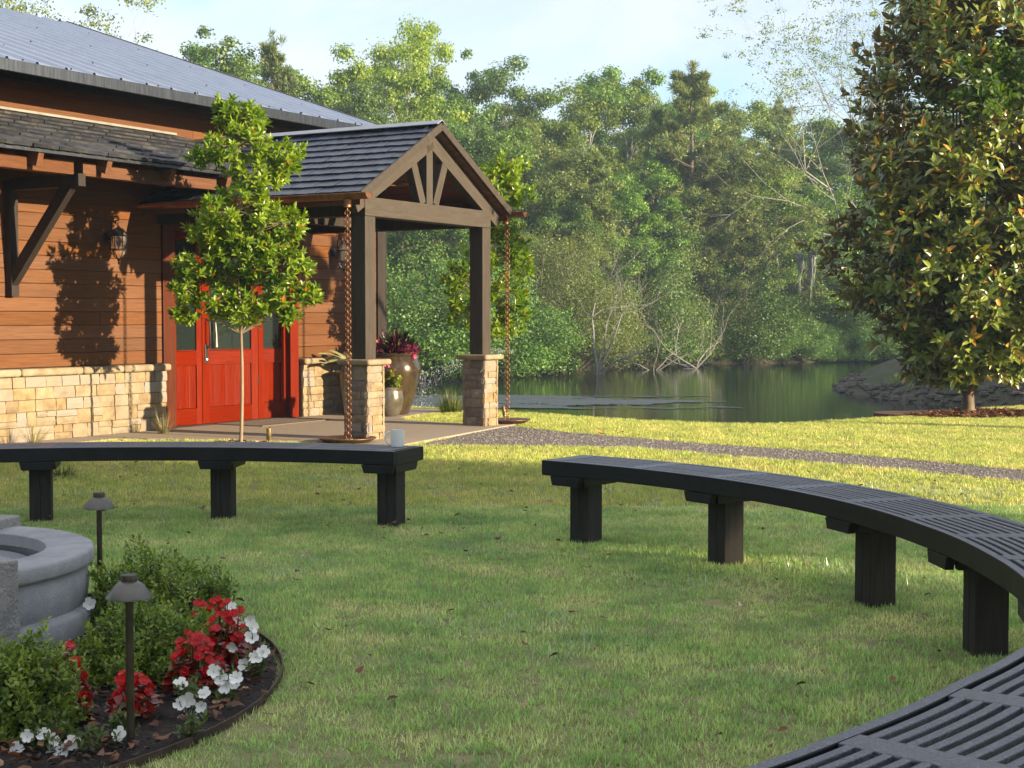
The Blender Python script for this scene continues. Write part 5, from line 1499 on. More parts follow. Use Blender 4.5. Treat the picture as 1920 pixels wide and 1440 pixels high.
# ------------------------------------------------------------------ small leafy trees by the porch
LEAF_SM = np_mesh('leaf', np.array(LEAF_V), LEAF_F, L_young, smooth=True)
def sapling(loc, label, d, px0, clumps, tip_n, trunk_top, leafL, leafW, seed, trunk_r=.022, name='young_tree', lit=None, bend=.02, base_in=.6):
    global rng
    rg = np.random.default_rng(seed)
    o = thing(name, label, 'tree', loc, 0)
    m = d / PXM
    tips = []; dirs = []; polys = []
    H = max(top_z(cy - ry, d) for _, cy, _, ry in clumps) - loc[2]
    ax = [np.array([bend * math.sin(z * 2.1), .5 * bend * math.sin(z * 1.3 + 1), z]) for z in np.linspace(-.1, H * .93, 12)]
    polys.append((ax, list(np.linspace(trunk_r, .004, 12))))
    for cx, cy, rx, ry in clumps:
        c = np.array([(cx - px0) * m, rg.uniform(-.5, .5) * rx * m * .8, top_z(cy, d) - loc[2]])
        r3 = np.array([rx * m, rx * m * .95, ry * m])
        zb = max(trunk_top, c[2] - rg.uniform(.25, .5)); k = np.argmin([abs(a[2] - zb) for a in ax])
        mid = (ax[k] + c) / 2 + np.array([0, 0, .04])
        polys.append(([ax[k], mid, c], [.009, .006, .003]))
        n = int(tip_n * (rx * ry) / 2500.0) + 6
        v = norm(rg.normal(0, 1, (n, 3))); q_ = rg.uniform(.25, 1, n) ** .45
        tp = c + v * r3 * q_[:, None]
        tips.append(tp); dirs.append(norm(v * np.array([1, 1, .6]) + np.array([0, 0, .75]) + rg.normal(0, .25, v.shape)))
        for i in range(0, n, 3):
            polys.append(([c + (tp[i] - c) * .1, (c + tp[i]) / 2 + np.array([0, 0, -.015]), tp[i]], [.0035, .0028, .0018]))
    link('trunk', tubes_mesh('trunk', polys, M_bark_l, 6), o)
    pos, rot, scl = rosettes(np.concatenate(tips), np.concatenate(dirs), 12, leafL, leafW, (18, 82), .28)
    near = np.argsort(pos[:, 1] + rg.uniform(0, .25, len(pos)))
    sel = near[:280]; rest = near[280:]
    as_leaf_objects('leaf', LEAF_SM, o, pos, rot, scl, sel)
    V, F = scatter(LEAF_V, LEAF_F, pos[rest], rot[rest], scl[rest])
    f = link('foliage', np_mesh('foliage', V, F, L_young, smooth=True), o); f['kind'] = 'stuff'
    return o
d1 = 15.7
sapling(((450 - 960) / PXM * d1, d1, .0), 'slender leafy young tree standing before the red door', d1, 450,
        [(428, 212, 24, 30), (470, 232, 40, 34), (452, 275, 62, 36), (392, 296, 38, 18), (535, 292, 42, 26), (478, 330, 62, 38), (525, 318, 40, 24), (448, 396, 84, 46), (408, 438, 62, 40), (528, 420, 52, 42), (365, 505, 46, 30),
         (440, 500, 82, 46), (530, 502, 56, 42), (572, 555, 26, 26), (352, 545, 32, 26), (500, 562, 62, 34), (345, 590, 24, 18), (415, 568, 52, 26), (545, 592, 20, 14), (470, 450, 80, 46), (460, 590, 40, 16)],
        46, 1.22, .098, .034, 31)
d2 = 20.0
sapling(((915 - 960) / PXM * d2, d2, .0), 'second young tree with yellow-green leaves behind the far porch post', d2, 915,
        [(955, 318, 40, 30), (925, 345, 50, 40), (970, 362, 34, 28), (915, 410, 56, 36), (962, 455, 36, 34), (925, 475, 60, 46), (978, 492, 24, 30), (880, 540, 48, 46), (948, 552, 46, 44), (966, 595, 28, 34), (868, 590, 36, 26), (850, 520, 24, 34), (925, 610, 40, 22)],
        50, 1.1, .100, .036, 32)

# ------------------------------------------------------------------ magnolia
M_bark_m = tex_mat('magnolia_bark', [(.25, (.075, .055, .036)), (.55, (.14, .105, .07)), (.8, (.21, .165, .115))], scale=14, detail=6, rough=.85, bump=.5, bump_scale=30, stretch=(1, 1, .3), coord='World', bump_dist=.006)
def magnolia():
    rg = np.random.default_rng(44)
    loc = Vector((6.45, 20.95, .0))
    o = thing('magnolia_tree', 'big magnolia with glossy dark and golden leaves standing at the pond edge', 'tree', loc)
    zz = np.array([.30, .57, .94, 1.32, 1.62, 2.07, 2.83, 3.58, 4.33, 5.09, 5.84, 6.8, 7.6])
    hw = .93 * np.array([.12, .50, 1.02, 1.45, 1.84, 1.93, 1.90, 1.76, 1.58, 1.38, 1.05, .68, .15])
    ncl = 285
    z = rg.uniform(.42, 7.4, ncl * 3); z[:40] = rg.uniform(.45, 1.3, 40); z = z[rg.uniform(0, 1.95, ncl * 3) < np.interp(z, zz, hw)][:ncl]
    th = rg.uniform(0, 2 * np.pi, len(z)); rr0 = np.interp(z, zz, hw) * rg.uniform(.12, 1, len(z)) ** .5 * rg.uniform(.82, 1.12, len(z))
    cl = np.stack([rr0 * np.cos(th), rr0 * np.sin(th), z], 1)
    m_ = 17
    tips = np.repeat(cl, m_, 0) + rg.normal(0, 1, (len(cl) * m_, 3)) * np.array([.17, .17, .16]) * np.repeat(rg.uniform(.6, 1.35, (len(cl), 1)), m_, 0)
    tips[:, 2] = np.maximum(tips[:, 2], .28 + .24 * np.hypot(tips[:, 0], tips[:, 1]))
    tips = np.where(((tips[:, 2] < .62) & (np.hypot(tips[:, 0], tips[:, 1]) < .55))[:, None], tips + np.array([0, 0, .55]), tips)
    out = norm(tips * np.array([1, 1, 0]) + 1e-6)
    dirs = norm(out * .8 + norm(tips - np.repeat(cl * .9, m_, 0)) * .6 + np.stack([0 * out[:, 0], 0 * out[:, 0], .30 + .4 * tips[:, 2] / 7 - .5 * (tips[:, 2] < 1.0)], 1) + rg.normal(0, .25, tips.shape))
    pos, rot, scl = rosettes(tips, dirs, 9, .175, .064, (20, 80), .25, droop=.08)
    polys = [([np.array([.0, 0, -.1]), np.array([.01, 0, .12]), np.array([0, .0, .35])], [.105, .085, .075])]
    for k in range(26):
        a = rg.uniform(0, 6.28); sp_ = rg.uniform(.25, 1.0); h = rg.uniform(2.0, 7.2) if k % 2 else rg.uniform(1.0, 3.5)
        rr_ = np.interp(h, zz, hw) * sp_ * .8
        p0 = np.array([0, 0, rg.uniform(.2, .4)]); p3 = np.array([rr_ * math.cos(a), rr_ * math.sin(a), h])
        p1 = np.array([rr_ * .45 * math.cos(a), rr_ * .45 * math.sin(a), .3 + .28 * h]); p2 = np.array([rr_ * .8 * math.cos(a), rr_ * .8 * math.sin(a), .1 + .62 * h])
        pts = [p0, (p0 + p1) / 2 + rg.normal(0, .02, 3), p1, p2 + rg.normal(0, .03, 3), p3]
        polys.append((pts, [.045, .036, .027, .018, .008]))
        for q_ in range(5):
            i = rg.integers(1, 4); b0 = pts[i] + (pts[i + 1] - pts[i]) * rg.uniform(0, 1)
            near = tips[np.argmin(np.linalg.norm(tips - (b0 + rg.normal(0, .55, 3)), axis=1))]
            polys.append(([b0, (b0 + near) / 2 + rg.normal(0, .04, 3), near], [.013, .009, .004]))
    link('trunk', tubes_mesh('trunk', polys, M_bark_m, 6), o)
    lm = np_mesh('leaf', np.array(LEAF_V), LEAF_F, L_mag, smooth=True)
    wx = pos[:, 0] + loc.x; wy = pos[:, 1] + loc.y
    score = wy + 8 * (wx / wy > .36) + 6 * (pos[:, 2] > 6.0) + rg.uniform(0, .5, len(pos))
    order = np.argsort(score)
    as_leaf_objects('leaf', lm, o, pos, rot, scl, order[:290])
    rest = order[290:]
    V, F = scatter(LEAF_V, LEAF_F, pos[rest], rot[rest], scl[rest])
    f = link('foliage', np_mesh('foliage', V, F, L_mag, smooth=True), o); f['kind'] = 'stuff'
magnolia()

# small-leafed bough reaching in from a tree outside the frame
def bough():
    rg = np.random.default_rng(52)
    o = thing('overhanging_tree', 'fresh green leafy bough on a dark branch reaching across the magnolia top', 'tree', (9.6, 16.3, 0))
    polys = []; tips = []
    tr = [np.array([0, 0, -.2]), np.array([.05, 0, 2]), np.array([0, .1, 4.0]), np.array([.1, .1, 6.5])]
    polys.append((tr, [.16, .13, .10, .05]))
    b_ = [np.array([0, .1, 3.8]), np.array([-1.4, .0, 4.25]), np.array([-2.6, -.1, 4.35]), np.array([-3.7, .0, 4.0]), np.array([-4.3, .1, 3.75])]
    polys.append((b_, [.05, .04, .028, .016, .006]))
    for k in range(34):
        u = rg.uniform(1.2, 4); i = int(min(3, u)); p = b_[i] + (b_[min(4, i + 1)] - b_[i]) * (u - i)
        d = norm(np.array([rg.normal(-.5, .5), rg.normal(0, .5), rg.normal(.15, .45)]))
        L_ = rg.uniform(.3, .7)
        pts = [p, p + d * L_ * .5 + rg.normal(0, .02, 3), p + d * L_ + np.array([0, 0, -.06])]
        polys.append((pts, [.007, .005, .002]))
        for t in np.linspace(.2, 1, 14):
            tips.append(p + d * L_ * t + rg.normal(0, .035, 3))
    link('trunk', tubes_mesh('trunk', polys, M_bark, 6), o)
    C = np.array(tips)
    pos, rot, s = clump_leaves(rg, C, np.full(len(C), .085), 9, .075, .7, .42)
    V, F = scatter(LEAF_V, LEAF_F, pos, rot, s)
    f = link('foliage', np_mesh('foliage', V, F, leaf_mat('fresh_leaf', (.035, .075, .012), (.10, .16, .022), trans=.35, patch=1.2)), o); f['kind'] = 'stuff'
bough()

# ------------------------------------------------------------------ clipped box shrubs
def boxwood(loc, rx, ry, h, label, seed, n=1500):
    rg = np.random.default_rng(seed)
    o = thing('boxwood_shrub', label, 'shrub', loc, 0, 'box shrubs round the fountain')
    v = norm(rg.normal(0, 1, (n, 3))); v[:, 2] = np.abs(v[:, 2])
    lump = 1 + .16 * np.sin(v[:, 0] * 7 + seed) * np.sin(v[:, 1] * 6 + 2 * seed) + .08 * np.sin(v[:, 2] * 11 + v[:, 0] * 9)
    q_ = rg.uniform(.3, 1, n) ** .42
    tp = np.stack([v[:, 0] * rx, v[:, 1] * ry, v[:, 2] * h * .92 + .02], 1) * (q_ * lump)[:, None]
    spike = rg.uniform(0, 1, n) < .10
    tp[spike] += norm(v[spike] + np.array([0, 0, .9])) * rg.uniform(.01, .05, (spike.sum(), 1))
    dr = norm(v * .7 + np.array([0, 0, .8]) + rg.normal(0, .3, v.shape))
    pos, rot, s = rosettes(tp, dr, 7, .021, .0115, (20, 80), .3)
    back = np.tile(np.linspace(0, 1, 7), n)[:, None] * .03
    pos = pos - np.repeat(dr, 7, 0) * back
    V, F = scatter(LEAF_V, LEAF_F, pos, rot, s)
    f = link('foliage', np_mesh('foliage', V, F, L_box, smooth=True), o); f['kind'] = 'stuff'
    polys = []
    for i in range(0, n, 9):
        b0 = np.array([tp[i, 0] * .15, tp[i, 1] * .15, 0]); polys.append(([b0, (b0 + tp[i]) / 2 + np.array([0, 0, .02]), tp[i]], [.0035, .0025, .0012]))
    s_ = link('stems', tubes_mesh('stems', polys, M_bark, 4), o); s_['kind'] = 'stuff'
boxwood((-1.55, 6.28, .02), .27, .25, .34, 'box shrub behind the nearer path light, against the fountain rim', 3, 1700)
boxwood((-1.32, 6.02, .02), .22, .22, .31, 'box shrub farthest from the fountain, beside the lawn', 4, 1300)
boxwood((-1.37, 5.42, .02), .24, .21, .28, 'box shrub in the middle, behind the red begonias and path light pole', 5, 1500)
boxwood((-1.62, 4.72, .02), .24, .20, .32, 'box shrub in front of the fountain pilaster, nearest the camera', 6, 1700)
boxwood((-1.16, 5.62, .02), .10, .10, .20, 'smallest box shrub squeezed beside the tallest red begonias', 8, 500)

# ------------------------------------------------------------------ bed flowers
M_redp = leaf_mat('red_petal', (.42, .006, .010), (.62, .018, .022), trans=.25, patch=8, rough=.35)
M_white, _nt, _b = new_mat('white_petal')
_b.inputs['Base Color'].default_value = (.80, .80, .76, 1); _b.inputs['Roughness'].default_value = .5; _b.inputs['Subsurface Weight'].default_value = .15; _b.inputs['Subsurface Radius'].default_value = (.01, .01, .01)
M_yel, _nt, _b = new_mat('yellow_eye'); _b.inputs['Base Color'].default_value = (.62, .55, .12, 1)
M_pinkp = leaf_mat('pink_petal', (.42, .035, .10), (.60, .13, .22), trans=.3, patch=8, rough=.4)
L_beg = leaf_mat('begonia_leaf', (.10, .016, .010), (.26, .035, .018), trans=.25, patch=12, rough=.22, spec=.6, accent=(.07, .075, .015), accent_amt=.12)
L_pan = leaf_mat('pansy_leaf', (.05, .085, .018), (.14, .18, .045), trans=.25, patch=14, rough=.5)
L_burg = leaf_mat('burgundy_leaf', (.028, .008, .012), (.11, .018, .032), trans=.2, patch=5, rough=.35)
L_col = leaf_mat('coleus_leaf', (.12, .17, .012), (.25, .29, .03), trans=.3, patch=9, rough=.45, accent=(.25, .05, .03), accent_amt=.1)
L_cal = leaf_mat('pale_leaf', (.22, .24, .09), (.36, .35, .16), trans=.3, patch=6, rough=.4)
L_blade = leaf_mat('grass_blade', (.055, .085, .016), (.15, .17, .04), trans=.25, patch=3, rough=.5)
def blossom(petals, r, cup, w, mat, eye=None, er=.15, uneven=0.0):
    mb = MB()
    for k in range(petals):
        a = 2 * math.pi * k / petals + .3
        rr = r * (1 + uneven * math.cos(a - 1.57))
        c, s_ = math.cos(a), math.sin(a)
        def pt(u, v, z): return (c * u - s_ * v, s_ * u + c * v, z)
        hw = rr * w
        V = [pt(0, 0, 0), pt(rr * .45, -hw * .75, cup * .35 * r), pt(rr * .5, 0, cup * .2 * r), pt(rr * .45, hw * .75, cup * .35 * r), pt(rr * .9, -hw * .6, cup * .95 * r), pt(rr, 0, cup * .75 * r), pt(rr * .9, hw * .6, cup * .95 * r)]
        V = [(x, y, z + .0006 * (k % 2)) for x, y, z in V]
        mb.cur = 0
        mb.add(V, [(0, 1, 2), (0, 2, 3), (1, 4, 5, 2), (2, 5, 6, 3)])
    if eye:
        mb.cur = 1
        mb.lathe([(r * er, r * .10 + .001), (.0, r * .16 + .002)], 6)
    me = mb.mesh('flower', mat, True, mats=[mat, eye] if eye else [mat])
    return me
F_RED = [blossom(6, .0165, c, .55, M_redp, M_yel, .12) for c in (.5, .9)]
F_PAN = [blossom(5, .0215, c, .60, M_white, M_yel, .12, uneven=u) for c, u in ((.35, .15), (.7, -.2), (.5, .3))]
F_PINK = [blossom(5, .030, c, .62, M_pinkp, M_yel, .12) for c in (.3, .7)]
def begonia(loc, rx, h, nf, nl, label, seed):
    rg = np.random.default_rng(seed)
    o = thing('begonia_plant', label, 'flowers', loc, 0, 'red begonias in the fountain bed')
    v = norm(rg.normal(0, 1, (nl, 3))); v[:, 2] = np.abs(v[:, 2]) * .8
    q_ = rg.uniform(.35, 1, nl)[:, None] ** .5
    pos = v * np.array([rx, rx, h * .85]) * q_ + np.array([0, 0, .02])
    nr = norm(v + np.array([0, 0, .9]) + rg.normal(0, .35, v.shape)); dd = norm(v * np.array([1, 1, .1]) + rg.normal(0, .4, v.shape))
    s = rg.uniform(.024, .045, nl)
    V, F = scatter(LEAF_V, LEAF_F, pos, frames(dd, nr), np.stack([s * .85, s, s * 1.2], 1))
    f = link('foliage', np_mesh('foliage', V, F, L_beg, smooth=True), o); f['kind'] = 'stuff'
    polys = []
    for i in range(nf):
        u = norm(rg.normal(0, 1, 3)); u[2] = abs(u[2]) * 1.2
        p = u * np.array([rx * .9, rx * .9, h]) * rg.uniform(.72, 1.02) + np.array([0, 0, .015])
        p[2] = max(p[2], .035)
        n_ = norm(u * .8 + np.array([0, -.55, .5]) + rg.normal(0, .35, 3))
        q = Vector(n_).to_track_quat('Z', 'Y'); k = rg.uniform(.8, 1.25)
        fo = link('flower', F_RED[i % 2], o, p, (q @ Euler((0, 0, rg.uniform(0, 6))).to_quaternion()).to_euler(), (k, k, k))
        if i % 3 == 0: polys.append(([np.array([p[0] * .2, p[1] * .2, 0]), np.array([p[0] * .7, p[1] * .7, p[2] * .6]), p], [.003, .0025, .0015]))
    s_ = link('stems', tubes_mesh('stems', polys, L_beg, 4), o); s_['kind'] = 'stuff'
begonia((-1.215, 5.78, .025), .060, .19, 30, 88, 'small red begonia at the back of the row beside the lawn', 61)
begonia((-1.075, 5.52, .025), .105, .215, 57, 198, 'largest red begonia clump, middle of the row beside the white pansies', 62)
begonia((-1.120, 5.20, .025), .105, .165, 68, 198, 'wide red begonia clump nearest the path light pole', 63)
begonia((-1.455, 4.83, .025), .065, .215, 44, 100, 'tall narrow red begonia before the nearest box shrub', 64)
begonia((-1.255, 4.86, .025), .075, .145, 44, 100, 'low red begonia half hidden by the path light pole', 65)
def pansy(loc, r, h, blooms, nl, label, seed):
    """blooms: (dx, dy, z) offsets"""
    rg = np.random.default_rng(seed)
    o = thing('pansy_plant', label, 'flowers', loc, 0, 'white pansies in the fountain bed')
    n = max(6, nl // 6)
    tp = np.stack([rg.normal(0, r * .5, n), rg.normal(0, r * .5, n), rg.uniform(.02, h, n)], 1)
    pos, rot, s = rosettes(tp, norm(np.stack([tp[:, 0] * 6, tp[:, 1] * 6, np.ones(n)], 1) + rg.normal(0, .3, (n, 3))), 7, .030, .012, (25, 85), .3)
    V, F = scatter(LEAF_V, LEAF_F, pos, rot, s)
    f = link('foliage', np_mesh('foliage', V, F, L_pan, smooth=True), o); f['kind'] = 'stuff'
    polys = [([np.array([t[0] * .2, t[1] * .2, 0]), t * np.array([.7, .7, .5]), t], [.0022, .0018, .0012]) for t in tp]
    for i, (dx, dy, z) in enumerate(blooms):
        p = np.array([dx, dy, z])
        n_ = norm(np.array([rg.normal(.15, .3), -.85 + rg.normal(0, .2), rg.normal(.35, .25)]))
        q = Vector(n_).to_track_quat('Z', 'Y'); k = rg.uniform(.95, 1.3)
        link('flower', F_PAN[i % 3], o, p, (q @ Euler((0, 0, rg.uniform(-.4, .4))).to_quaternion()).to_euler(), (k, k, k))
        polys.append(([np.array([dx * .3, dy * .3, 0]), np.array([dx * .9, dy * .9 + .01, z * .75]), p + np.array([0, .006, -.004])], [.002, .0018, .0015]))
    s_ = link('stems', tubes_mesh('stems', polys, L_pan, 4), o); s_['kind'] = 'stuff'
def at_px(px, py, d):  # place on the depth d
    return np.array([(px - 960) / PXM * d, d, 1.35 - (py - 596) / PXM * d])
def pansy_px(px, d, r, h, bl, nl, label, seed):
    x = (px - 960) / PXM * d
    pansy((x, d, .02), r, h, [(at_px(a, b_, d)[0] - x, -rt.uniform(.0, .03), at_px(a, b_, d)[2] - .02) for a, b_ in bl], nl, label, seed)
pansy_px(436, 5.72, .05, .13, [(432, 1140), (466, 1166), (440, 1172), (424, 1180), (410, 1163)], 40, 'pansy at the back of the row, among the red begonias', 71)
pansy_px(478, 5.42, .05, .10, [(468, 1200), (477, 1236), (433, 1218), (490, 1228), (455, 1250), (470, 1180)], 60, 'pansy nearest the curve of the steel edging', 72)
pansy_px(425, 5.08, .045, .12, [(410, 1276), (423, 1288), (432, 1292), (398, 1262), (440, 1275)], 60, 'pansy with three blooms beside the bare mulch corner', 73)
pansy_px(345, 4.90, .06, .11, [(334, 1289), (338, 1325), (347, 1318), (379, 1307), (372, 1330), (349, 1345), (338, 1357), (357, 1362)], 80, 'fullest pansy cluster, right of the front path light', 74)
pansy_px(350, 4.66, .05, .07, [], 70, 'flowerless pansy foliage at the front rim of the bed', 75)
pansy_px(75, 4.52, .07, .10, [(47, 1385), (75, 1383), (93, 1396), (90, 1425), (112, 1416), (25, 1412)], 80, 'pansy on thin stalks at the lower corner of the bed', 76)
pansy_px(165, 4.52, .05, .08, [(130, 1400)], 70, 'pansy tuft with a single bud left of the front path light', 77)
pansy_px(212, 4.58, .045, .09, [(218, 1385)], 60, 'pansy with one bloom touching the front path light pole', 78)
pansy_px(168, 6.12, .03, .10, [(165, 1136)], 20, 'lone pansy bloom leaning against the fountain', 79)

# ------------------------------------------------------------------ plants in the pots
def pot_plant_urn():
    rg = np.random.default_rng(81)
    o = thing('flowering_plant', 'burgundy plant with pink flowers growing in the tall urn', 'plant', BIGP + Vector((0, 0, .77)))
    n = 420
    v = norm(rg.normal(0, 1, (n, 3))); v[:, 2] = np.abs(v[:, 2])
    pos = v * np.array([.25, .25, .27]) * rg.uniform(.1, 1, (n, 1)); pos[:, 2] += .02
    dd = norm(v + np.array([0, 0, .45]) + rg.normal(0, .3, v.shape)); nr = norm(rg.normal(0, .5, v.shape) + np.array([0, 0, 1]))
    s = rg.uniform(.10, .20, n)
    V, F = scatter(LEAF_V, LEAF_F, pos, frames(dd, nr), np.stack([s * .22, s, s], 1))
    f = link('foliage', np_mesh('foliage', V, F, L_burg, smooth=True), o); f['kind'] = 'stuff'
    m = 26; vv = norm(rg.normal(0, 1, (m, 3))); vv[:, 2] = np.abs(vv[:, 2]) + .5
    V, F = scatter(LEAF_V, LEAF_F, vv * .06 + np.array([.08, 0, .10]), frames(vv, norm(rg.normal(0, 1, vv.shape))), np.stack([np.full(m, .035), np.full(m, .26), np.full(m, .2)], 1))
    f = link('green_leaves', np_mesh('green_leaves', V, F, L_dark, smooth=True), o); f['kind'] = 'stuff'
    for i in range(64):
        if i < 40: c = np.array([.22, -.12, .08]); r_ = (.12, .10, .10)
        elif i < 54: c = np.array([-.24, -.10, .12]); r_ = (.06, .08, .12)
        else: c = np.array([-.16, -.26, -.06]); r_ = (.06, .03, .03)
        p = c + rg.uniform(-1, 1, 3) * r_
        n_ = norm(np.array([.15, -.8, .35]) + rg.normal(0, .4, 3)); k = rg.uniform(.75, 1.15)
        link('flower', F_PINK[i % 2], o, p, Vector(n_).to_track_quat('Z', 'Y').to_euler(), (k, k, k))
pot_plant_urn()
def pot_plant_small():
    rg = np.random.default_rng(82)
    o = thing('coleus_plant', 'yellow-green coleus and brown twigs in the small round pot', 'plant', SMP + Vector((0, 0, .345)))
    n = 26
    tp = np.stack([rg.normal(.07, .05, n), rg.normal(0, .06, n), rg.uniform(.03, .27, n)], 1)
    pos, rot, s = rosettes(tp, norm(np.stack([tp[:, 0], tp[:, 1], np.ones(n) * .4], 1)), 7, .062, .040, (30, 85), .25)
    V, F = scatter(LEAF_V, LEAF_F, pos, rot, s)
    f = link('foliage', np_mesh('foliage', V, F, L_col, smooth=True), o); f['kind'] = 'stuff'
    polys = []; tips = []
    for k in range(12):
        grow(rg, (rg.normal(-.03, .05), rg.normal(0, .05), 0), (rg.normal(-.3, .5), rg.normal(-.2, .4), .8), .13, .004, 2, polys, tips, 3, .3, 2, (30, 70), .75, 0)
    s_ = link('twigs', tubes_mesh('twigs', polys, M_bark_l, 4), o); s_['kind'] = 'stuff'
    for i in range(5):
        link('flower', F_PINK[i % 2], o, (rg.normal(-.05, .05), -.1, .33 + rg.normal(0, .02)), (R(60), 0, 0), (.7, .7, .7))
pot_plant_small()
def pot_plant_dark():
    rg = np.random.default_rng(83)
    o = thing('broad_leaf_plant', 'plant with large pale drooping leaves in the dark pot', 'plant', P3 + Vector((0, 0, .56)))
    def big(name, p, d, nr, L_, w):
        m_ = np.column_stack([*(frames(np.array([d], float), np.array([nr], float))[0].T)])
        V = []; F = []
        ns = 8; nw = 4
        for i in range(ns + 1):
            t = i / ns; half = w * math.sin(math.pi * min(1, t * .92 + .06)) ** .7 * (1 - .35 * t)
            for j in range(nw + 1):
                u = (j / nw - .5) * 2
                V.append((u * half + .012 * math.sin(t * 11) * u, t * L_, -.55 * L_ * t * t + .10 * w * (1 - u * u) + .02 * math.sin(t * 9 + u * 4) * L_ - abs(u) * .16 * w))
        for i in range(ns):
            for j in range(nw):
                a = i * (nw + 1) + j; F.append((a, a + 1, a + nw + 2, a + nw + 1))
        me = bpy.data.meshes.new(name); me.from_pydata(V, [], F); me.materials.append(L_cal); me.polygons.foreach_set('use_smooth', [True] * len(F)); me.update()
        ob = link(name, me, o)
        fr_ = frames(np.array([d], float), np.array([nr], float))[0]
        M = np.eye(4); M[:3, :3] = fr_; M[:3, 3] = p; ob.matrix_local = Matrix(M.tolist())
    for k, (az, el, L_) in enumerate([(200, 50, .42), (235, 35, .46), (170, 62, .34), (270, 55, .36), (120, 60, .3), (310, 50, .3)]):
        a = R(az); e = R(el)
        d = (math.cos(a) * math.cos(e), math.sin(a) * math.cos(e), math.sin(e))
        st = np.array([d[0] * .05, d[1] * .05, .12])
        MB().tube([(0, 0, 0), tuple(st * .6), tuple(st)], .006, 5).obj('stem', L_cal, o)
        big('leaf', st, d, (-d[0] * d[2], -d[1] * d[2], 1), L_, .10)
pot_plant_dark()

# ------------------------------------------------------------------ tufts of long grass
def tuft_mesh(name, seed, n, L_, w, mat, spread=1.0, droop=.5, base_r=.05):
    rg = np.random.default_rng(seed)
    V = []; F = []
    for k in range(n):
        a = rg.uniform(0, 6.28); le = L_ * rg.uniform(.55, 1.1); tilt = rg.uniform(.05, .75) * spread
        bx_, by_ = base_r * rg.uniform(0, 1) * math.cos(a), base_r * rg.uniform(0, 1) * math.sin(a)
        c, s_ = math.cos(a), math.sin(a); b0 = len(V); ns = 5
        for i in range(ns + 1):
            t = i / ns
            out = le * (math.sin(tilt) * t + droop * tilt * t * t * .6); up = le * (math.cos(tilt) * t - droop * tilt * t * t * .55)
            hw = w * (1 - t) ** .7 * .5 if i < ns else 0
            px, py = bx_ + c * out, by_ + s_ * out
            if i < ns: V += [(px - s_ * hw, py + c * hw, max(up, 0)), (px + s_ * hw, py - c * hw, max(up, 0))]
            else: V.append((px, py, max(up, 0)))
        for i in range(ns - 1):
            F.append((b0 + 2 * i, b0 + 2 * i + 1, b0 + 2 * i + 3, b0 + 2 * i + 2))
        F.append((b0 + 2 * ns - 2, b0 + 2 * ns - 1, b0 + 2 * ns))
    me = bpy.data.meshes.new(name); me.from_pydata(V, [], F); me.materials.append(mat); me.update()
    return me
L_straw = leaf_mat('dry_grass', (.14, .13, .05), (.30, .26, .12), trans=.2, patch=4, rough=.6)
def grass_plant(loc, label, me, cat='grass plant', group=None):
    o = thing('grass_tuft', label, cat, loc, rt.uniform(0, 6), group); b_ = link('blades', me, o); b_['kind'] = 'stuff'; return o
p = W(-.52, .50); grass_plant((p.x, p.y, .01), 'wispy grass tuft against the stone base near the red door', tuft_mesh('blades', 1, 90, .33, .006, L_straw, 1.0, .4, .06))
p = W(-2.35, .42); grass_plant((p.x, p.y, .01), 'wispy grass tuft against the stone base below the knee bracket', tuft_mesh('blades', 2, 80, .33, .006, L_straw, 1.0, .4, .07))
p = W(-2.2, .3); grass_plant((-3.80, 12.5, .0), 'leafy weed clump under the bench with the mug', tuft_mesh('blades', 3, 60, .12, .014, L_blade, 1.1, .4, .12))
grass_plant((-.86, 20.9, -.02), 'green arching lily clump beside the far stone pier', tuft_mesh('blades', 4, 260, .42, .013, L_blade, 1.15, .6, .14))
tm = [tuft_mesh('blades', 10 + i, 70, .5, .03, L_olive, 1.1, .5, .14) for i in range(3)]
for k in range(13):
    x = 9.6 + rt.uniform(-.5, 5); y = 36 + rt.uniform(-2.5, 5.5)
    if sdf(np.array([[x, y]]), POND)[0] > .35:
        z = float(ground_z(np.array([[x, y]]))[0])
        o = grass_plant((x, y, z - .02), 'dull grass tussock on the low spit across the water', tm[k % 3], 'tussock', 'grass tussocks on the low spit'); o.scale = (1, 1, rt.uniform(.6, 1.0))
# stones and clods along the spit's waterline
mb = MB(); rr = random.Random(9)
for k in range(420):
    i = rr.randrange(17, 24); a, b_ = POND[i], POND[i + 1]; u = rr.random()
    x, y = a + (b_ - a) * u; s_ = rr.uniform(.05, .17)
    x += rr.uniform(.0, .7); y += rr.uniform(-.1, .35)
    z = float(ground_z(np.array([[x, y]]))[0])
    mb.lathe([(.0, -s_ * .4), (s_, -s_ * .1), (s_ * .75, s_ * .35), (.0, s_ * .5)], 5, (x, y, z + .03))
o = mb.obj('shore_stones', tex_mat('wet_clods', [(.3, (.025, .019, .015)), (.7, (.09, .07, .055))], scale=3, coord='World', rough=.8)); tag(o, kind='stuff')

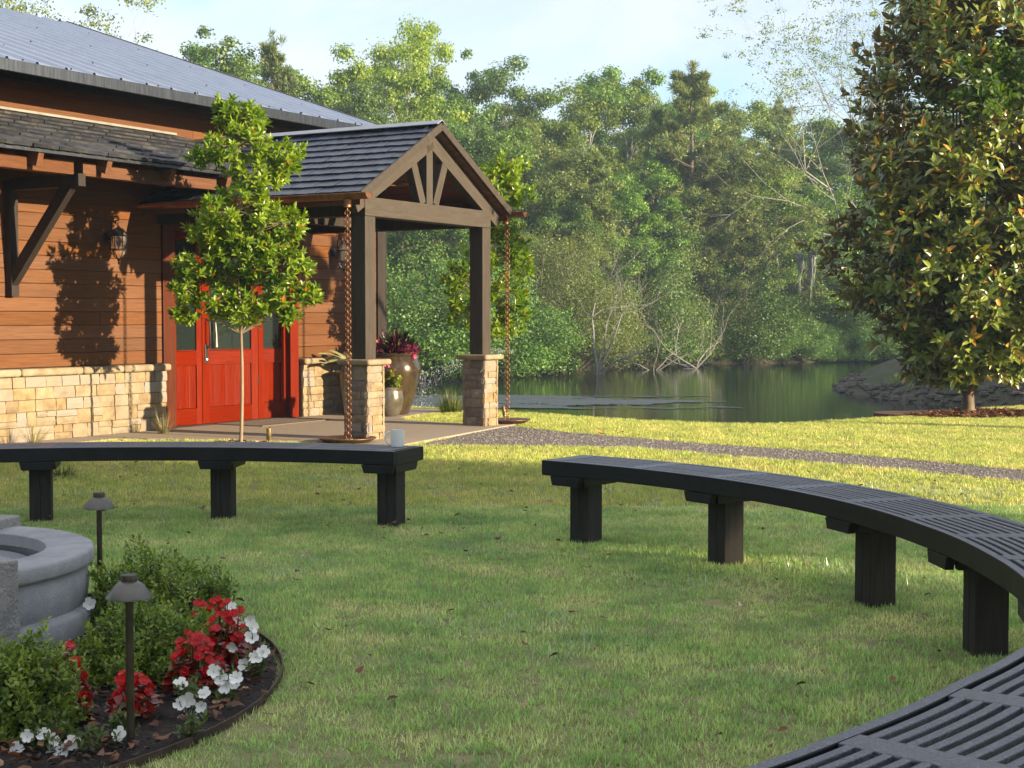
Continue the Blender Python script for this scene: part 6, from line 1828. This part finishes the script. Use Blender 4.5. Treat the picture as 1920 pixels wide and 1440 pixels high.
# ------------------------------------------------------------------ leaf litter
L_dead = leaf_mat('dead_leaf', (.065, .026, .012), (.20, .085, .035), trans=.12, patch=5, rough=.6, accent=(.34, .22, .12), accent_amt=.12)
def litter(name, pts, size, z0=.02, aspect=.42, curl=1.0, zs=None, mat=None):
    n = len(pts); pts = np.asarray(pts)
    a = rng.uniform(0, 6.28, n)
    dd = np.stack([np.cos(a), np.sin(a), rng.normal(0, .18, n)], 1); nr = norm(np.stack([rng.normal(0, .45, n), rng.normal(0, .45, n), np.ones(n)], 1))
    nr[rng.uniform(0, 1, n) < .5] *= -1
    s = size * rng.uniform(.55, 1.2, n)
    pos = np.column_stack([pts, z0 + rng.uniform(0, .02, n) if zs is None else zs])
    V, F = scatter(LEAF_V, LEAF_F, pos, frames(dd, nr), np.stack([s * aspect, s, s * 1.6 * curl], 1))
    o = link(name, np_mesh(name, V, F, mat or L_dead, smooth=True)); return tag(o, kind='stuff')
def ann(c, r0, r1, n): 
    a = rng.uniform(0, 6.28, n); r = np.sqrt(rng.uniform(r0 * r0, r1 * r1, n)); return np.column_stack([c[0] + r * np.cos(a), c[1] + r * np.sin(a)])
pts = ann(BEDC, .2, BEDR - .04, 2600); pts = pts[np.hypot(*(pts - FC).T) > RF + .05]; pts = pts[pts[:, 0] > -2.7]
litter('bed_leaf_litter', pts[:900], .060, .035)
pts = ann(BEDC, .2, BEDR - .02, 9000); pts = pts[(np.hypot(*(pts - FC).T) > RF + .04) & (pts[:, 0] > -2.4)]
litter('bark_chips', pts, .028, .026, .45, .8, mat=leaf_mat('bark_chip', (.012, .008, .006), (.075, .042, .026), trans=0, patch=12, rough=.9))
pts = ann((6.35, 20.75), .05, 1.25, 1500); pts[:, 1] = 20.75 + (pts[:, 1] - 20.75) * .75
pts = pts[sdf(pts, POND) > .02]
litter('magnolia_leaf_litter', pts, .11, .02)
mm = [(6.35 + 1.2 * math.cos(a) * (1 + .1 * math.sin(3 * a)), 20.72 + .85 * math.sin(a)) for a in np.linspace(0, 6.28, 40)[:-1]]
tag(MB().prism(mm, -.1, .012).obj('mulch_ring', tex_mat('reddish_mulch', [(.3, (.05, .022, .012)), (.7, (.16, .075, .04))], scale=22, rough=.95, bump=1, bump_scale=40, coord='World', bump_dist=.03)), kind='structure')
pts = ann((-2.88 + .05, 15.7), .03, .36, 120); litter('sapling_leaf_litter', pts, .06, .012)
pts = np.column_stack([rng.uniform(-4.5, 3.5, 420), rng.uniform(4.2, 17.5, 420)])
LITTER = pts
def fallen(loc, label, rgb, size, rz):
    m_, nt_, b__ = new_mat('dry_leaf'); b__.inputs['Base Color'].default_value = (*rgb, 1); b__.inputs['Roughness'].default_value = .6
    o = link('fallen_leaf', np_mesh('fallen_leaf', np.array(LEAF_V) * np.array([.6, 1, 2.2]) * size, LEAF_F, m_, smooth=True), None, loc, (R(24), R(-20), rz))
    tag(o, label, 'leaf', 'dry leaves lying on the lawn')
fallen((2.43, 8.42, .035), 'orange dry leaf standing up in the grass under the long bench', (.50, .16, .04), .085, 1.2)
fallen((-2.12, 10.15, .03), 'brown curled leaf in the grass under the bench with the mug', (.20, .07, .03), .075, .4)
fallen((1.05, 16.95, .02), 'orange dry leaf on the gravel path edge', (.45, .17, .06), .12, 2.0)
fallen((-.92, 14.2, .03), 'orange-brown leaf on the sunlit lawn beyond the mug', (.40, .15, .05), .09, .9)
fallen((1.06, 6.75, .03), 'pale tan leaf between the two nearest bench legs', (.5, .40, .26), .06, 2.6)

# ------------------------------------------------------------------ spray over the pond
def spray():
    rg = np.random.default_rng(91)
    VV = []; ts = []
    src = np.array([.05, 26.5, .75])
    for k in range(600):
        t = rg.uniform(0, 1) ** .8
        # jet leaves to the left and falls
        x = src[0] - 2.1 * t; z = src[2] + .18 * t - 1.25 * t * t; y = src[1] + .3 * t
        j = .02 + .10 * t
        ts.append((x + rg.normal(0, j), y + rg.normal(0, j), z + rg.normal(0, j), rg.uniform(.5, 1.1)))
    for k in range(240):
        ts.append((-1.36 + rg.normal(0, .10), 22.6 + rg.normal(0, .15), rg.uniform(-.3, .55), rg.uniform(.5, 1.2)))
    V0 = np.array([(0, 0, -1.8), (1, 0, 0), (0, 1, 0), (-1, 0, 0), (0, -1, 0), (0, 0, 1.8)]) * .007
    F0 = [np.array([(0, 2, 1), (0, 3, 2), (0, 4, 3), (0, 1, 4), (5, 1, 2), (5, 2, 3), (5, 3, 4), (5, 4, 1)])]
    A = np.array(ts); n = len(A)
    V, F = scatter(V0, F0, A[:, :3], np.repeat(np.eye(3)[None], n, 0), A[:, 3:4].repeat(3, 1))
    m_, nt_, b__ = new_mat('water_drops'); b__.inputs['Base Color'].default_value = (.85, .88, .9, 1); b__.inputs['Roughness'].default_value = .1; b__.inputs['Transmission Weight'].default_value = .5
    tag(link('water_spray', np_mesh('water_spray', V, F, m_)), kind='stuff')
spray()

# ------------------------------------------------------------------ lawn grass (instanced blades)
def lawn_blade_mat(name, c0, c1, c2):
    m, nt, b = new_mat(name)
    N, K = nt.nodes, nt.links.new
    ge = N.new('ShaderNodeNewGeometry'); oi = N.new('ShaderNodeObjectInfo')
    n1 = N.new('ShaderNodeTexNoise'); n1.inputs['Scale'].default_value = 2.0; n1.inputs['Detail'].default_value = 6; n1.inputs['Roughness'].default_value = .68
    K(ge.outputs['Position'], n1.inputs['Vector'])
    cr = N.new('ShaderNodeValToRGB'); e = cr.color_ramp.elements
    e[0].position = .34; e[0].color = (*c0, 1)
    e[1].position = .66; e[1].color = (*c2, 1)
    x = e.new(.5); x.color = (*c1, 1)
    K(n1.outputs['Fac'], cr.inputs['Fac'])
    # every few blades are straw, a few are bluish with dew
    fr = N.new('ShaderNodeMath'); fr.operation = 'ADD'
    K(ge.outputs['Random Per Island'], fr.inputs[0]); K(oi.outputs['Random'], fr.inputs[1])
    f2 = N.new('ShaderNodeMath'); f2.operation = 'FRACT'; K(fr.outputs[0], f2.inputs[0])
    lt = N.new('ShaderNodeMath'); lt.operation = 'LESS_THAN'; lt.inputs[1].default_value = .16; K(f2.outputs[0], lt.inputs[0])
    mx = N.new('ShaderNodeMix'); mx.data_type = 'RGBA'; mx.inputs[7].default_value = (.52, .44, .24, 1)
    K(lt.outputs[0], mx.inputs[0]); K(cr.outputs['Color'], mx.inputs[6])
    hs = N.new('ShaderNodeHueSaturation'); mr = N.new('ShaderNodeMapRange'); mr.inputs['To Min'].default_value = .55; mr.inputs['To Max'].default_value = 1.6
    K(f2.outputs[0], mr.inputs['Value']); K(mr.outputs['Result'], hs.inputs['Value']); K(mx.outputs[2], hs.inputs['Color'])
    K(hs.outputs['Color'], b.inputs['Base Color'])
    b.inputs['Roughness'].default_value = .45; b.inputs['Specular IOR Level'].default_value = .45
    tr = N.new('ShaderNodeBsdfTranslucent'); h2 = N.new('ShaderNodeHueSaturation'); h2.inputs['Value'].default_value = 1.5
    K(hs.outputs['Color'], h2.inputs['Color']); K(h2.outputs['Color'], tr.inputs['Color'])
    ms_ = N.new('ShaderNodeMixShader'); ms_.inputs[0].default_value = .3
    K(b.outputs[0], ms_.inputs[1]); K(tr.outputs[0], ms_.inputs[2]); K(ms_.outputs[0], nt.nodes['Material Output'].inputs['Surface'])
    return m
L_grass = lawn_blade_mat('shaded_lawn_blade', (.165, .30, .085), (.32, .46, .125), (.52, .53, .22))  # near blades coloured lighter to lift the shaded part of the lawn
L_grass_far = lawn_blade_mat('dry_sunlit_blade', (.25, .32, .06), (.37, .42, .09), (.52, .47, .15))  # drier far blades, yellowed to suit the sunlit part of the lawn
L_dew = leaf_mat('dewy_blade', (.26, .36, .17), (.46, .55, .33), trans=.2, patch=4, rough=.25, spec=.7)
gcol = bpy.data.collections.new('grass_blades')
def lawn_tuft(seed, n, L_, w, mat, spread=.85, lean=.0):
    rg = np.random.default_rng(seed); V = []; F = []
    for k in range(n):
        a = rg.uniform(0, 6.28); le = L_ * rg.uniform(.5, 1.15); tilt = rg.uniform(.1, .95) * spread
        br = .045 * math.sqrt(rg.uniform(0, 1)); ba = rg.uniform(0, 6.28); b0 = len(V)
        c, s_ = math.cos(a), math.sin(a)
        for i, t in enumerate((0, .5, 1)):
            out = le * (math.sin(tilt) * t + .25 * tilt * t * t); up = le * (math.cos(tilt) * t - .22 * tilt * t * t); hw = w * .5 * (1, .8, 0)[i]
            x, y = br * math.cos(ba) + c * out, br * math.sin(ba) + s_ * out
            if i < 2: V += [(x - s_ * hw, y + c * hw, up - .004), (x + s_ * hw, y - c * hw, up - .004)]
            else: V.append((x, y, max(up, .002)))
        F += [(b0, b0 + 1, b0 + 3, b0 + 2), (b0 + 2, b0 + 3, b0 + 4)]
    me = bpy.data.meshes.new('blade_tuft'); me.from_pydata(V, [], F); me.materials.append(mat); me.update()
    o = bpy.data.objects.new('blade_tuft', me); gcol.objects.link(o); return o
def lawn(name, pts, zs, scl, tufts_):
    col = bpy.data.collections.new(name + '_blades')
    for o in tufts_: 
        if o.name not in col.objects: col.objects.link(o)
    me = bpy.data.meshes.new(name); n = len(pts)
    me.vertices.add(n); me.vertices.foreach_set('co', np.column_stack([pts, zs]).astype(np.float32).ravel())
    a = me.attributes.new('scl', 'FLOAT', 'POINT'); a.data.foreach_set('value', scl.astype(np.float32))
    a = me.attributes.new('rz', 'FLOAT', 'POINT'); a.data.foreach_set('value', rng.uniform(0, 6.28, n).astype(np.float32))
    o = link(name, me); tag(o, kind='stuff')
    ng = bpy.data.node_groups.new(name, 'GeometryNodeTree')
    ng.interface.new_socket('Geometry', in_out='INPUT', socket_type='NodeSocketGeometry'); ng.interface.new_socket('Geometry', in_out='OUTPUT', socket_type='NodeSocketGeometry')
    N, K = ng.nodes, ng.links.new
    gi = N.new('NodeGroupInput'); go = N.new('NodeGroupOutput')
    ip = N.new('GeometryNodeInstanceOnPoints'); ci = N.new('GeometryNodeCollectionInfo')
    ci.inputs['Collection'].default_value = col; ci.inputs['Separate Children'].default_value = True; ci.inputs['Reset Children'].default_value = True
    ip.inputs['Pick Instance'].default_value = True
    na = N.new('GeometryNodeInputNamedAttribute'); na.data_type = 'FLOAT'; na.inputs['Name'].default_value = 'scl'
    nb = N.new('GeometryNodeInputNamedAttribute'); nb.data_type = 'FLOAT'; nb.inputs['Name'].default_value = 'rz'
    cx = N.new('ShaderNodeCombineXYZ'); K(nb.outputs['Attribute'], cx.inputs['Z'])
    K(gi.outputs[0], ip.inputs['Points']); K(ci.outputs[0], ip.inputs['Instance']); K(na.outputs['Attribute'], ip.inputs['Scale']); K(cx.outputs[0], ip.inputs['Rotation'])
    K(ip.outputs[0], go.inputs[0])
    md = o.modifiers.new('blades', 'NODES'); md.node_group = ng
    return o
PA, PT = np.array(PATIO), np.array(PATH)
SHADE_CLEAR = [(.26, 5.72, .13), (.36, 5.60, .07), (.98, 6.95, .14), (.80, 6.62, .12), (.62, 6.30, .10), (.75, 5.68, .10), (-.2, 6.6, .07), (-.35, 6.9, .06), (1.5, 6.1, .1), (.1, 8.6, .1), (-1.2, 8.4, .12), (.9, 5.0, .08), (1.9, 9.3, .35), (2.4, 9.0, .3)]   # worn patches of soil
def lawn_ok(p):
    ok = (sdf(p, PA) > .02) & (sdf(p, POND) > -.04) & (np.hypot(*(p - BEDC).T) > BEDR + .01) 
    d = sdf(p, PT); ok &= d > rng.uniform(-.06, .05, len(p))
    q = p - np.array([BO.x, BO.y]); t = q @ N2; s = q @ U2
    ok &= ~((t < .06) & (s < 4.6))
    ok &= (np.hypot((p[:, 0] - 6.35) / 1.15, (p[:, 1] - 20.72) / .82) > 1)
    ok &= np.hypot(p[:, 0] + 2.88, p[:, 1] - 15.72) > .32
    for x, y, r in SHADE_CLEAR:
        ok &= ~((np.hypot(p[:, 0] - x, p[:, 1] - y) < r) & (rng.uniform(0, 1, len(p)) < .75 * np.clip(1.6 - 1.3 * np.hypot(p[:, 0] - x, p[:, 1] - y) / r + .3 * rng.normal(0, 1, len(p)), 0, 1)))
    return ok
def wedge(y0, y1, dens):
    n = int(dens * .5 * (.84 * (y1 ** 2 - y0 ** 2) + 7.0 * 2 * (y1 - y0)))
    y = np.sqrt(rng.uniform(y0 ** 2, y1 ** 2, n)); x = rng.uniform(-1, 1, n) * (.42 * y + 3.5)
    p = np.column_stack([x, y]); return p[lawn_ok(p)]
TN = [lawn_tuft(i, 14, .034, .0048, L_grass) for i in range(5)]
TF = [lawn_tuft(20 + i, 15, .036, .0050, L_grass_far) for i in range(4)]
TD_ = [lawn_tuft(40 + i, 9, .052, .0052, L_dew, 1.5) for i in range(3)]
pn = wedge(3.6, 10.5, 1050); pf = wedge(10.5, 24.5, 480)
def clumpy(p, s0, s1, f=1.1):
    return s0 + (s1 - s0) * np.clip(.5 + .5 * vnoise(p[:, 0], p[:, 1], f, 3) + rng.normal(0, .22, len(p)), 0, 1)
lawn('lawn_grass', pn, np.zeros(len(pn)), clumpy(pn, .62, 1.25), TN)
lawn('sunlit_lawn_grass', pf, np.minimum(0, ground_z(pf)) * 1.0, clumpy(pf, .7, 1.35), TF)
pd = wedge(4.2, 12.5, 190)
keep = (vnoise(pd[:, 0], pd[:, 1], 1.5, 1.3) + .6 * vnoise(pd[:, 0], pd[:, 1], 3.7, .3)) > .52
pd = pd[keep]
lawn('dewy_grass_clumps', pd, np.zeros(len(pd)), rng.uniform(.7, 1.3, len(pd)), TD_)
LITTER = LITTER[lawn_ok(LITTER)]
litter('lawn_leaf_litter', LITTER[:380], .045, .028, .5, mat=L_dead)
